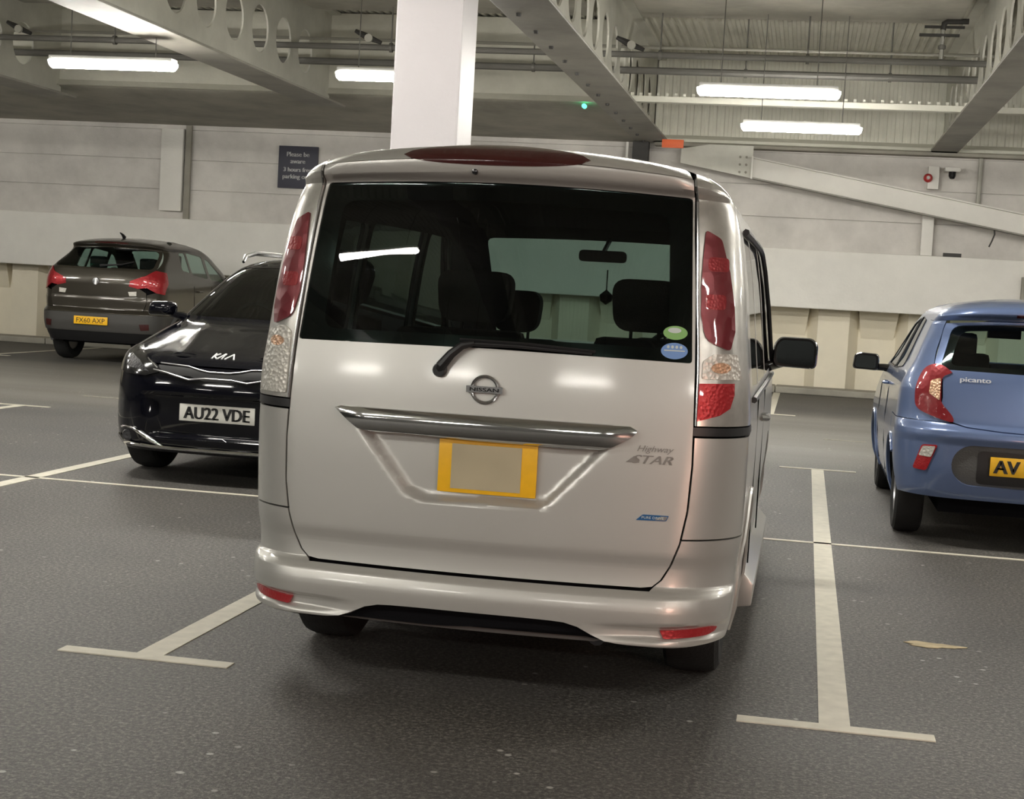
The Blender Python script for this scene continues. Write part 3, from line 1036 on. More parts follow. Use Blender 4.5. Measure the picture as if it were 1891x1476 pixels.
# ================================================================ SILVER VAN
def build_van():
    root = empty('van', (-1.038, 5.0, 0), label='silver box-shaped people carrier parked in the middle bay, seen from behind', category='car')
    rec = [(-.450, .915), (-.263, .693), (-.193, .664), (.216, .675), (.243, .690), (.440, .905)]
    def disp(x, z, u):
        d = 0
        if .62 < z < .93 and abs(x) < .5:
            d += .034 * smooth(0, .030, sdist((x, z), rec))
        # scoop inboard of the reflectors
        if z < .33:
            a = abs(x)
            d += .020 * smooth(.40, .62, a) * (1 - smooth(.014, .026, abs(z - (.294 + .006 * smooth(.6, .8, a)))))
        return d
    S = Shell(
        W=[(.10, .80), (.24, .835), (.31, .853), (.42, .860), (.445, .858), (.6, .872), (.75, .875), (.89, .876), (1.06, .868), (1.23, .850), (1.46, .825), (1.65, .795), (1.76, .765), (1.83, .725), (1.87, .675), (1.89, .62)],
        yn=[(.10, .10), (.19, .06), (.235, .022), (.256, -.004), (.29, .0), (.36, -.004), (.405, .006), (.42, .020), (.435, .055), (.50, .060), (.555, .052), (.75, .056), (1.0, .07), (1.2, .095), (1.45, .135), (1.60, .163), (1.70, .187), (1.757, .204), (1.767, .195), (1.79, .160), (1.83, .152), (1.865, .175), (1.885, .22), (1.89, .26)],
        R=[(.1, .20), (.4, .24), (.9, .20), (1.2, .17), (1.7, .15), (1.89, .16)],
        yf=[(.1, 4.40), (.3, 4.55), (.55, 4.60), (.85, 4.52), (1.0, 4.35), (1.08, 3.95), (1.12, 3.82), (1.5, 3.40), (1.75, 3.05), (1.84, 2.75), (1.89, 2.3)],
        Rf=[(.1, .25), (1.0, .40), (1.2, .20), (1.89, .16)],
        bulge=.065, crown=[(1.45, 0), (1.76, .045), (1.89, .13)], disp=disp)
    nr = S.near
    sx = S.sx
    YJ = .62
    def S1(l): return [(sx(x, z), z) for x, z in l]
    def dense(l, n=6, closed=False):
        out = []
        N = len(l)
        for i in range(N if closed else N - 1):
            a, b = l[i], l[(i + 1) % N]
            for k in range(n):
                t = k / n
                out.append((a[0] + (b[0] - a[0]) * t, a[1] + (b[1] - a[1]) * t))
        if not closed: out.append(l[-1])
        return out
    # ---- key outlines (rear view x, z)
    gate_r = [(.640, 1.835), (.655, 1.63), (.674, 1.42), (.690, 1.16), (.697, .99), (.700, .85), (.694, .70), (.676, .59), (.650, .515), (.622, .465), (.596, .442), (.560, .437)]
    gate_side = dense(gate_r, 3)
    outline = [(-x, z) for x, z in gate_side][::-1] + gate_side
    gbot = [( -.56 + 1.12 * k / 24, .437) for k in range(1, 24)]
    outline_low = gbot
    full = [(-x, z) for x, z in gate_side[::-1]]      # bottom left up to top left
    top = [(-.64 + 1.28 * k / 28, 1.835) for k in range(1, 28)]
    gate = full + top + gate_side + gbot[::-1]
    # glass
    gl = roundp([(-.686, 1.190), (0, 1.199), (.679, 1.190), (.640, 1.757), (0, 1.760), (-.634, 1.757)], [.012, 0, .012, .012, 0, .012], 3)
    gl = dense(gl, 4, True)
    # ---- tailgate
    g = MB()
    patch(g, nr, keyhole(S1(gate), [S1(gl)]), .0125, .0125, 0, .012)
    tg = g.build('tailgate', 'silver', root, angle=40)
    g = MB()
    gl2 = [(x * .997, 1.475 + (z - 1.475) * .992) for x, z in gl]
    patch(g, nr, S1(gl2), .06, .05, -.003, .0)
    win = g.build('rear_window', 'glass_van', root, label='dark tinted rear window')
    # printed border of the window
    inner = roundp([(-.600, 1.235), (0, 1.24), (.600, 1.235), (.57, 1.69), (0, 1.70), (-.57, 1.69)], [.05, 0, .05, .05, 0, .05], 4)
    g = MB()
    patch(g, nr, keyhole(S1(gl2), [S1(dense(inner, 2, True))]), .06, .05, -.007, .0)
    g.build('window_border', 'gloss_black', win)
    # ---- stickers on the window
    for nm, m_, cx, cz, rx, rz in (('sticker', 'sticker_green', .617, 1.288, .040, .023), ('sticker', 'sticker_blue', .618, 1.228, .044, .027)):
        g = MB(); patch(g, nr, ellipse(cx, cz, rx, rz), .03, .03, .0005, 0)
        st = g.build(nm, m_, win, label=('green oval sticker' if m_ == 'sticker_green' else 'blue oval sticker'))
        g = MB()
        if m_ == 'sticker_green':
            patch(g, nr, ellipse(cx - .003, cz + .008, .022, .009), .03, .03, .001, 0)
            g.build('sticker_print', 'sticker_white', st)
        else:
            for k in range(4): patch(g, nr, ellipse(cx - .021 + .014 * k, cz + .013, .0048, .0055, 8), .03, .03, .001, 0)
            patch(g, nr, [(cx - .034, cz - .001), (cx + .034, cz - .001), (cx + .034, cz + .003), (cx - .034, cz + .003)], .03, .03, .001, 0)
            g.build('sticker_print', 'sticker_white', st)
    # ---- inner dark shell closing the gaps
    g = MB()
    patch(g, nr, S.band(.72, 1.17, .9), .08, .06, -.035, 0)
    patch(g, nr, S.band(.24, .72, .46), .08, .06, -.035, 0)
    patch(g, nr, S.band(1.74, 1.86, .9), .08, .04, -.035, 0)
    for sg in (-1, 1):
        zs = [1.15 + .62 * k / 12 for k in range(13)]
        p = [(sx(.625, z), z) for z in zs] + [(S.s_of_y(.9, z), z) for z in zs[::-1]]
        patch(g, nr, [(sg * a, b) for a, b in p], .06, .06, -.030, 0)
    g.build('inner_panel', 'dark', root, smooth=False)
    # ---- quarter panels and bumper
    for sg in (-1, 1):
        zs = [.606 + (.945 - .606) * k / 12 for k in range(13)]
        inn = [(z_, z_) for z_ in zs]
        def gx(z):
            pts = gate_r
            for a, b in zip(pts[:-1], pts[1:]):
                if b[1] <= z <= a[1]:
                    t = (z - b[1]) / (a[1] - b[1]); return b[0] + (a[0] - b[0]) * t
            return pts[-1][0]
        p = [(sx(gx(z) + .007, z), z) for z in zs] + [(S.s_of_y(YJ, z), z) for z in zs[::-1]]
        g = MB(); patch(g, nr, [(sg * a, b) for a, b in p], .025, .03, 0, .012)
        g.build('quarter_panel', 'silver', root, angle=40)
    # bumper: lower lip, face and corners
    zb = [(0, .318), (.12, .318), (.30, .315), (.36, .303), (.42, .275), (.47, .258), (.56, .252), (.68, .250), (.78, .256), (.9, .262)]
    zbf = interp(zb)
    g = MB()
    # rear bumper polygon
    pts = []
    N = 60
    send = S.s_of_y(.70, .30)
    lowr = [(-send + 2 * send * k / N) for k in range(N + 1)]
    low = [(u, zbf(abs(u))) for u in lowr]
    zs = [.262 + (.600 - .262) * k / 14 for k in range(15)]
    right = [(S.s_of_y(min(YJ, .86 - sqrt(max(0, .37**2 - (z - .33)**2))), z), z) for z in zs]
    gxs = [.600 - (.600 - .445) * k / 8 for k in range(9)]
    right_in = [(sx(gx(z) + .007, z), z) for z in gxs]
    mid = [(.59 - 1.18 * k / 30, .428) for k in range(31)]
    poly = [p for p in low if abs(p[0]) < right[0][0] - .01]
    left_in = [(-a, b) for a, b in right_in[::-1]]
    left = [(-a, b) for a, b in right[::-1]]
    poly = poly + right + right_in + mid + left_in + left
    patch(g, nr, poly, .022, .013, 0, .02)
    bump = g.build('rear_bumper', 'silver', root, angle=50)
    # bumper reflectors
    for sg in (-1, 1):
        p = [(.650, .280), (.636, .306), (.80, .314), (.822, .310), (.815, .296), (.79, .286)]
        p = roundp([(sg * sx(a, b) * 1.0, b) for a, b in p], .006, 2)
        g = MB(); patch(g, S.near0, p, .02, .01, -.006, .012)
        g.build('reflector', 'red_lens_bright', bump, label='red reflector')
    # dark valance under the bumper
    g = MB()
    p = [(-.60, .27), (-.48, .30), (-.3, .335), (.3, .335), (.48, .30), (.60, .27), (.50, .235), (-.50, .235)]
    patch(g, lambda u, v: (u, nr(u, .3)[1] + .05 + (.335 - v) * .5, v), p, .05, .03, 0, .02)
    g.build('valance', 'valance_grey', root)
    # ---- top spoiler light
    g = MB()
    def btop(x): return 1.876
    p = []
    for k in range(25):
        t = -1 + 2 * k / 24
        p.append((-.026 + t * .322, 1.853 - .038 * sqrt(max(0, 1 - t * t)) * (1 if True else 0)))
    q = []
    for k in range(1, 24):
        t = 1 - 2 * k / 24
        q.append((-.026 + t * .322, 1.853 + .033 * (max(0, 1 - t * t))**.5))
    patch(g, nr, p + q, .03, .01, .004, .01)
    g.build('brake_light', 'red_dark', root, label='long dark red high brake light')
    g = MB()
    tp = [(-.64 + 1.28 * k / 28, 1.838) for k in range(29)] + [(S.sx(.60, 1.8885) - 2 * S.sx(.60, 1.8885) * k / 28, 1.888) for k in range(29)]
    patch(g, nr, tp, .03, .01, 0, .01)
    g.build('roof_spoiler', 'silver', root, angle=50)
    g = MB(); g.lathe([(0, -.012), (.009, -.010), (.011, 0), (.011, .02)], 12, 'y', (-.094, nr(-.094, 1.79)[1], 1.792))
    g.build('washer_nozzle', 'gloss_black', tg)
    # ---- roof
    g = MB()
    S.roof(g, 1.8872, 28, 24, 0, 0, .01)
    g.build('roof', 'silver', root, angle=60)
    g = MB()
    g.box(-.66, .66, .36, 2.9, 1.735, 1.76)
    g.build('headliner', 'lining', root)
    # roof side strips from the lamps forward: handled by the side panels
    # ---- tail lamps
    for sg in (-1, 1):
        zs = [.985 + (1.865 - .985) * k / 30 for k in range(31)]
        ins = interp([(.96, .703), (1.16, .697), (1.42, .677), (1.63, .662), (1.80, .648), (1.87, .643)])
        def outer(z): return S.s_of_y(.40 + .12 * smooth(1.5, 1.85, z), z)
        p = [(sx(ins(z), z), z) for z in zs] + [(outer(z), z) for z in zs[::-1]]
        p = [(sg * a, b) for a, b in p]
        g = MB(); patch(g, nr, p, .016, .022, .004, .02)
        # raised rib along inner edge
        lamp = g.build('tail_lamp', 'frame_silver', root, angle=50, label='tall %s tail lamp' % ('left' if sg < 0 else 'right'))
        # chrome rim lines
        g = MB()
        for f in (lambda z: sx(ins(z), z) + .004, ):
            path = []
            for z in zs[:-1]:
                q = Vector(nr(sg * f(z), z)); path.append((q.x, q.y - .006, q.z))
            g.tube(path, .0045, 6)
        path = []
        for z in zs[3:-2]:
            q = Vector(nr(sg * (sx(.790, z)), z)); path.append((q.x + sg * .004, q.y - .004, q.z))
        g.build('lamp_trim', 'chrome_dull', lamp)
        # upper red insert
        red = roundp([(.688, 1.645), (.687, 1.55), (.688, 1.45), (.694, 1.35), (.714, 1.267), (.792, 1.235), (.802, 1.30), (.794, 1.38), (.772, 1.50), (.738, 1.617)], [.012, 0, 0, 0, .03, .012, 0, 0, 0, .012], 3)
        red = dense(red, 3, True)
        g = MB(); patch(g, nr, [(sg * sx(a, b), b) for a, b in red], .012, .02, .011, .008)
        rl = g.build('red_lens', 'red_lens', lamp, label='red upper lens')
        # reflex zones inside the lens
        for z0, z1 in ((1.50, 1.55), (1.37, 1.42)):
            g = MB()
            p = [(.705, z0), (.768, z0), (.765, z1), (.702, z1)]
            patch(g, nr, roundp([(sg * sx(a, b), b) for a, b in p], .015, 3), .02, .02, .0125, .001)
            g.build('reflex', 'reflex_red', rl)
        # lower clear zone
        cl = roundp([(.712, 1.215), (.745, 1.235), (.815, 1.215), (.838, 1.10), (.842, 1.0), (.712, 1.0)], .01, 2) if sg < 0 else roundp([(.712, 1.200), (.745, 1.225), (.815, 1.225), (.835, 1.14), (.712, 1.14)], .01, 2)
        g = MB(); patch(g, nr, [(sg * sx(a, b), b) for a, b in dense(cl, 2, True)], .012, .02, .009, .006)
        g.build('clear_lens', 'clear_lens', lamp, label='clear lower lens')
        g = MB(); patch(g, nr, [(sg * sx(a, b), b) for a, b in dense(ellipse(.768, 1.178, .03, .018, 14), 1, True)], .012, .02, .0115, .003)
        g.build('indicator_lens', 'amber_lens', lamp, label='pale amber lens')
        if sg > 0:
            p = dense([(.706, 1.125), (.813, 1.128), (.815, 1.09), (.805, 1.045), (.775, 1.022), (.706, 1.000)], 3, True)
            g = MB(); patch(g, nr, [(sx(a, b), b) for a, b in p], .012, .02, .010, .008)
            g.build('fog_lens', 'red_lens_bright', lamp, label='bright red fog lens')
        # black strip below the lamp
        zs2 = [.952 + .028 * k / 4 for k in range(5)]
        p = [(sx(.699, z), z) for z in zs2] + [(S.s_of_y(.46, z), z) for z in zs2[::-1]]
        g = MB(); patch(g, nr, [(sg * a, b) for a, b in p], .02, .01, .003, .02)
        g.build('lamp_base', 'black_plastic', lamp)
        # pillar panel forward of the lamp
        zs = [.948 + (1.885 - .948) * k / 30 for k in range(31)]
        p = [(outer(z) + .006 if z > .985 else S.s_of_y(.468, z), z) for z in zs] + [(S.s_of_y(YJ, z), z) for z in zs[::-1]]
        g = MB(); patch(g, nr, [(sg * a, b) for a, b in p], .04, .03, 0, .012)
        p = [(sg * sx(.652, z), z) for z in [1.872, 1.888]] + [(sg * (outer(z)), z) for z in [1.888, 1.872]]
        patch(g, nr, p, .03, .01, 0, .012)
        g.build('pillar', 'silver', root, angle=50)
    # ---- chrome garnish
    cp = dense([(-.520, .967), (-.500, .974), (0, .974), (.492, .972), (.515, .960), (.512, .950), (.490, .930), (.440, .902), (.405, .888), (.30, .884), (.02, .888), (-.27, .897), (-.37, .893), (-.430, .903), (-.47, .93)], 5, True)
    g = MB()
    patch(g, lambda u, v: (nr(u, .975)[0], nr(u, .975)[1], v), cp, .02, .0085, lambda u, v: .010 + .034 * sqrt(max(0, 1 - ((v - .935) / .048)**2)) * (1 - .55 * smooth(.40, .53, abs(u))), .05)
    g.build('garnish', 'chrome', tg, angle=50, label='wide chrome strip')
    # ---- number plate (lettering blanked in the photograph)
    py = nr(.02, .975)[1] + .015
    g = MB(); g.box(-.151, .188, -.006, .006, -.090, .090)
    pl = g.build('number_plate', 'yellow_plate', tg, (.002, py, .797), bevel=.003, label='square yellow number plate with blank beige centre')
    g = MB(); g.box(-.105, .135, -.0085, -.005, -.076, .076)
    g.build('plate_centre', 'plate_patch', pl, label='blank beige centre')
    # ---- badge
    by = nr(0, 1.062)[1]
    g = MB()
    g.lathe([(.050, -.008), (.0495, -.014), (.045, -.018), (.040, -.014), (.0385, -.006)], 40, 'y', (0, 0, 0))
    g.box(-.062, .062, -.020, -.004, -.011, .011)
    bd = g.build('badge', 'chrome_dull', tg, (0, by, 1.062), angle=30)
    g = MB(); text_on(g, lambda u, v: (u, -.020, v), 'NISSAN', 0, 0, w=.098, h=.012, off=.001, bold=.0006)
    g.build('badge_lettering', 'ink', bd, smooth=False)
    # ---- lettering
    g = MB()
    text_on(g, nr, 'STAR', .572, .865, w=.135, h=.028, off=.003, shear=.35, bold=.0012)
    text_on(g, nr, 'Highway', .580, .898, w=.120, h=.026, off=.003, shear=.35)
    p = [(.485, .853), (.530, .853), (.512, .875)]
    patch(g, nr, p, .02, .02, .004, .003)
    g.build('model_lettering', 'badge_silver', tg, smooth=False)
    p = [(.530, .663), (.552, .683), (.638, .683), (.630, .665)]
    g = MB(); patch(g, nr, roundp(p, .003, 2), .02, .02, .004, .004)
    b2 = g.build('eco_badge', 'badge_blue', tg, label='small blue and chrome badge')
    g = MB(); patch(g, nr, roundp([(.592, .667), (.612, .680), (.634, .680), (.628, .667)], .002, 2), .02, .02, .005, .001)
    g.build('badge_tip', 'chrome_dull', b2)
    g = MB(); text_on(g, nr, 'PURE DRIVE', .585, .6735, w=.072, h=.008, off=.0055)
    g.build('badge_lettering', 'sticker_white', b2, smooth=False)
    # ---- wiper
    def P(x, z, o): 
        q = nr(x, z); return (q[0], q[1] - o, q[2])
    g = MB()
    g.tube([P(-.160, 1.118, .012), P(-.152, 1.135, .026), P(-.120, 1.175, .034), P(-.085, 1.205, .034), P(-.045, 1.215, .030)], [.018, .019, .016, .014, .010], 10)
    wp = g.build('rear_wiper', 'black_plastic', root)
    g = MB(); g.tube([P(-.06, 1.212, .030), P(.10, 1.213, .022), P(.35, 1.203, .016)], [.008, .006, .004], 8)
    g.build('wiper_arm', 'black_plastic', wp)
    g = MB(); g.tube([P(-.10, 1.224, .010), P(.14, 1.222, .010), P(.36, 1.210, .008)], .0055, 6)
    g.build('wiper_blade', 'black_plastic', wp)
    g = MB(); g.lathe([(0, -.03), (.02, -.03), (.024, -.02), (.024, .02)], 16, 'y', P(-.160, 1.118, 0))
    g.build('wiper_pivot', 'black_plastic', wp)
    # ---- sides
    for sg in (-1, 1):
        sd = S.side(sg)
        fl = sg < 0
        yj2 = 3.75
        aR = arch(.86, .33, .37, .20, 16, rev=False)
        aF = arch(3.72, .33, .37, .22, 16)
        wins = [roundp([(.66, 1.10), (1.28, 1.08), (1.28, 1.66), (.74, 1.66)], .04, 3), roundp([(1.34, 1.08), (2.28, 1.07), (2.28, 1.67), (1.34, 1.67)], .03, 3), roundp([(2.34, 1.07), (3.26, 1.07), (2.78, 1.66), (2.34, 1.67)], .03, 3)]
        lower = [(YJ, .262)]
        low = [(YJ, .33 + sqrt(.37**2 - (.86 - YJ)**2))] + [(y, z) for y, z in aR if y > YJ + .003] + [(1.235, .20), (3.345, .20)] + aF + [(4.12, .262)]
        poly = S.side_poly(low, YJ, 4.12, 1.8885)
        g = MB(); patch(g, sd, keyhole(poly, wins), .12, .04, 0, .015, flip=fl)
        bs = g.build('side_panel', 'silver', root, angle=40)
        g = MB(); patch(g, sd, keyhole([p for p in poly], wins), .3, .1, -.02, 0, flip=fl)
        g.build('side_lining', 'lining', root, smooth=False)
        for w in wins:
            g = MB(); patch(g, sd, w, .2, .1, -.001, 0, flip=fl)
            g.build('side_window', 'glass_privacy', bs)
        # black drip channel and door edges
        g = MB()
        g.tube([Vector(sd(y, z)) + Vector((sg * .014, 0, 0)) for y, z in ((.74, 1.675), (1.3, 1.68), (2.0, 1.68), (2.60, 1.675), (2.78, 1.655), (2.88, 1.57), (3.02, 1.38), (3.16, 1.20), (3.26, 1.08))], .013, 6)
        bsm = g.build('window_visor', 'black_plastic', bs); g = MB()
        g.tube([(sg * (S.W(1.05) + .008), .60, 1.055), (sg * (S.W(1.05) + .010), 2, 1.04), (sg * (S.W(1.05) + .01), 3.5, 1.03)], .012, 6)
        g.build('window_moulding', 'black_plastic', bs)
        # sill skirt and arch lip
        g = MB()
        g.hull([(sg * .83, 1.26, .17), (sg * .90, 1.26, .18), (sg * .905, 1.26, .27), (sg * .84, 1.26, .34)], [(sg * .83, 3.32, .17), (sg * .90, 3.32, .18), (sg * .905, 3.32, .27), (sg * .84, 3.32, .34)])
        g.build('side_skirt', 'silver', root, bevel=.01)
        g = MB()
        pts = arch(.86, .33, .375, .24, 16)
        g.tube([(sg * (S.W(z) + .004), y, z) for y, z in pts], .010, 6)
        g.build('arch_lip', 'silver', root)
        for y in (1.3, 2.31):
            g = MB(); g.box(sg * (S.W(.7) - .004) if sg > 0 else sg * (S.W(.7) + .002), sg * (S.W(.7) + .002) if sg > 0 else sg * (S.W(.7) - .004), y - .004, y + .004, .35, 1.05)
            g.build('door_gap', 'dark', bs, smooth=False)
        g = MB(); g.tube([(sg * (S.W(.92) + .01), 1.45, .93), (sg * (S.W(.92) + .035), 1.47, .93), (sg * (S.W(.92) + .035), 1.62, .93), (sg * (S.W(.92) + .01), 1.64, .93)], .012, 8)
        g.build('door_handle', 'chrome_dull', bs)
        # mirror
        mr = MB()
        cx, cy, cz = sg * .995, 3.20, 1.155
        secs = []
        for yy, s_ in ((-.02, .93), (0, 1.0), (.06, .98), (.11, .75), (.135, .35)):
            secs.append([(cx + a * s_, cy + yy, cz + b * s_) for a, b in roundp([(-.115, -.075), (.115, -.080), (.118, .050), (.085, .082), (-.08, .082), (-.112, .04)], .035, 4)])
        n = len(secs[0])
        vs = [p for s_ in secs for p in s_]
        mr.add(vs, [(i * n + k, i * n + (k + 1) % n, (i + 1) * n + (k + 1) % n, (i + 1) * n + k) for i in range(len(secs) - 1) for k in range(n)] + [tuple(range(n))[::-1], tuple(range((len(secs) - 1) * n, len(secs) * n))])
        mr.tube([(sg * .80, cy + .05, cz - .085), (sg * .86, cy + .04, cz - .075), (sg * .93, cy + .04, cz - .05)], [.045, .032, .03], 10)
        mo = mr.build('door_mirror', 'gloss_black', root, angle=40)
        g = MB()
        q = roundp([(-.095, -.058), (.097, -.062), (.098, .042), (.075, .065), (-.07, .065), (-.094, .032)], .03, 4)
        g.add([(cx + a, cy - .0225 - .012 * (1 - (a / .1)**2), cz + b) for a, b in q], [tuple(range(len(q)))])
        g.build('mirror_glass', 'mirror', mo)
    # ---- front end
    g = MB()
    fr = S.far
    ws = dense(roundp([(-.70, 1.13), (.70, 1.13), (.66, 1.70), (-.66, 1.70)], .04, 3), 3, True)
    poly = S.band(.262, 1.8885, 4.12, .05, far=True)
    patch(g, fr, keyhole(poly, [ws]), .08, .03, 0, .015, flip=True)
    fp = g.build('front_panel', 'silver', root, angle=40)
    g = MB(); patch(g, fr, keyhole(S.band(1.08, 1.885, 4.12, .05, far=True), [ws]), .12, .05, -.02, 0, flip=True)
    g.build('front_lining', 'lining', root, smooth=False)
    g = MB(); patch(g, fr, roundp([(-.36, .68), (.36, .68), (.42, .82), (-.42, .82)], .03, 3), .05, .03, .006, .01, flip=True)
    g.build('grille', 'chrome_dull', fp)
    g = MB(); patch(g, fr, roundp([(-.40, .34), (.40, .34), (.46, .50), (-.46, .50)], .03, 3), .05, .03, .004, .01, flip=True)
    g.build('air_intake', 'black_plastic', fp)
    for q in (-1, 1):
        g = MB(); patch(g, fr, roundp([(q * .46, .68), (q * .80, .74), (q * .92, .90), (q * .56, .86)], .03, 3), .04, .03, .008, .01, flip=True)
        g.build('headlamp', 'clear_lens', fp)
    g = MB(); patch(g, fr, ws, .1, .08, -.003, 0, flip=True)
    g.build('windscreen', 'glass_clear', root)
    # ---- underside
    g = MB(); g.box(-.60, .60, .25, 4.2, .24, .42); g.box(-.45, .45, .4, .9, .22, .30)
    g.build('underbody', 'dark', root, bevel=.02)
    g = MB(); g.tube([(.42, .12, .25), (.42, .4, .25), (.40, .9, .27)], .03, 10)
    g.build('exhaust', 'rim_dark', root)
    # ---- interior
    g = MB(); g.box(-.74, .74, .30, 3.5, .50, .60); g.box(-.78, -.745, .6, 3.4, .5, 1.05); g.box(.745, .78, .6, 3.4, .5, 1.05)
    g.build('cabin_floor', 'lining', root)
    g = MB(); g.hull([(-.72, 3.2, .8), (.72, 3.2, .8), (.72, 3.18, 1.08), (-.72, 3.18, 1.08)], [(-.72, 3.85, .8), (.72, 3.85, .8), (.72, 3.80, 1.10), (-.72, 3.80, 1.10)])
    g.build('dashboard', 'lining', root, bevel=.04)
    def seat(x, y, w, ht, hw, hy, bt=1.05, label=None):
        g = MB()
        g.box(-w / 2, w / 2, -.45, .05, 0, .16)
        g.hull([(-w / 2, -.50, .10), (w / 2, -.50, .10), (w / 2 - .03, -.60, bt - .6), (-w / 2 + .03, -.60, bt - .6)], [(-w / 2, -.36, .10), (w / 2, -.36, .10), (w / 2 - .03, -.50, bt - .6), (-w / 2 + .03, -.50, bt - .6)])
        s_ = g.build('seat', 'seat', root, (x, y, .6), bevel=.04)
        g = MB()
        q = roundp([(-hw / 2 + .02, bt - .57), (hw / 2 - .02, bt - .57), (hw / 2, ht - .6), (-hw / 2, ht - .6)], .075, 5)
        g.hull([(a, -.63, b) for a, b in q], [(a, -.53, b) for a, b in q])
        for sx_ in (-.06, .06): g.tube([(sx_, -.57, bt - .62), (sx_, -.57, bt - .5)], .008, 6)
        g.build('headrest', 'seat', s_)
    seat(-.39, 2.25, .50, 1.475, .34, 0, 1.22)
    seat(.36, 2.25, .50, 1.475, .30, 0, 1.22)
    seat(-.39, 3.25, .50, 1.40, .26, 0, 1.16)
    seat(.42, 3.25, .50, 1.46, .27, 0, 1.20)
    seat(-.38, 1.35, .56, 1.24, .24, 0, 1.10)
    seat(.38, 1.35, .56, 1.24, .24, 0, 1.10)
    g = MB()
    q = roundp([(-.125, -.03), (.125, -.03), (.125, .03), (-.125, .03)], .025, 4)
    g.hull([(a, 0, b) for a, b in q], [(a, .03, b) for a, b in q])
    g.tube([(.0, .02, .02), (.02, .1, .09), (.03, .16, .12)], .014, 6)
    g.build('interior_mirror', 'black_plastic', root, (-.02, 3.02, 1.60))
    g = MB(); g.lathe([(.19, -.014), (.205, 0), (.19, .014), (.175, 0)], 28, 'y', closed=True); g.box(-.17, .17, -.01, .01, -.03, .03); g.box(-.03, .03, -.01, .01, -.17, 0)
    o = g.build('steering_wheel', 'lining', root, (.40, 3.02, 1.06)); o.rotation_euler = (radians(-25), 0, 0)
    # hanging ornament and parcel on the dashboard
    g = MB(); g.tube([(.02, 2.95, 1.53), (.02, 2.95, 1.42)], .004, 5); g.lathe([(0, -.04), (.03, -.02), (.035, .01), (.0, .04)], 10, 'z', (.02, 2.95, 1.39)); g.build('hanging_ornament', 'lining', root)
    # ---- wheels
    for x in (-.705, .705):
        for y in (.86, 3.72):
            wheel(root, x, y, .33, .205)
    return root
build_van()

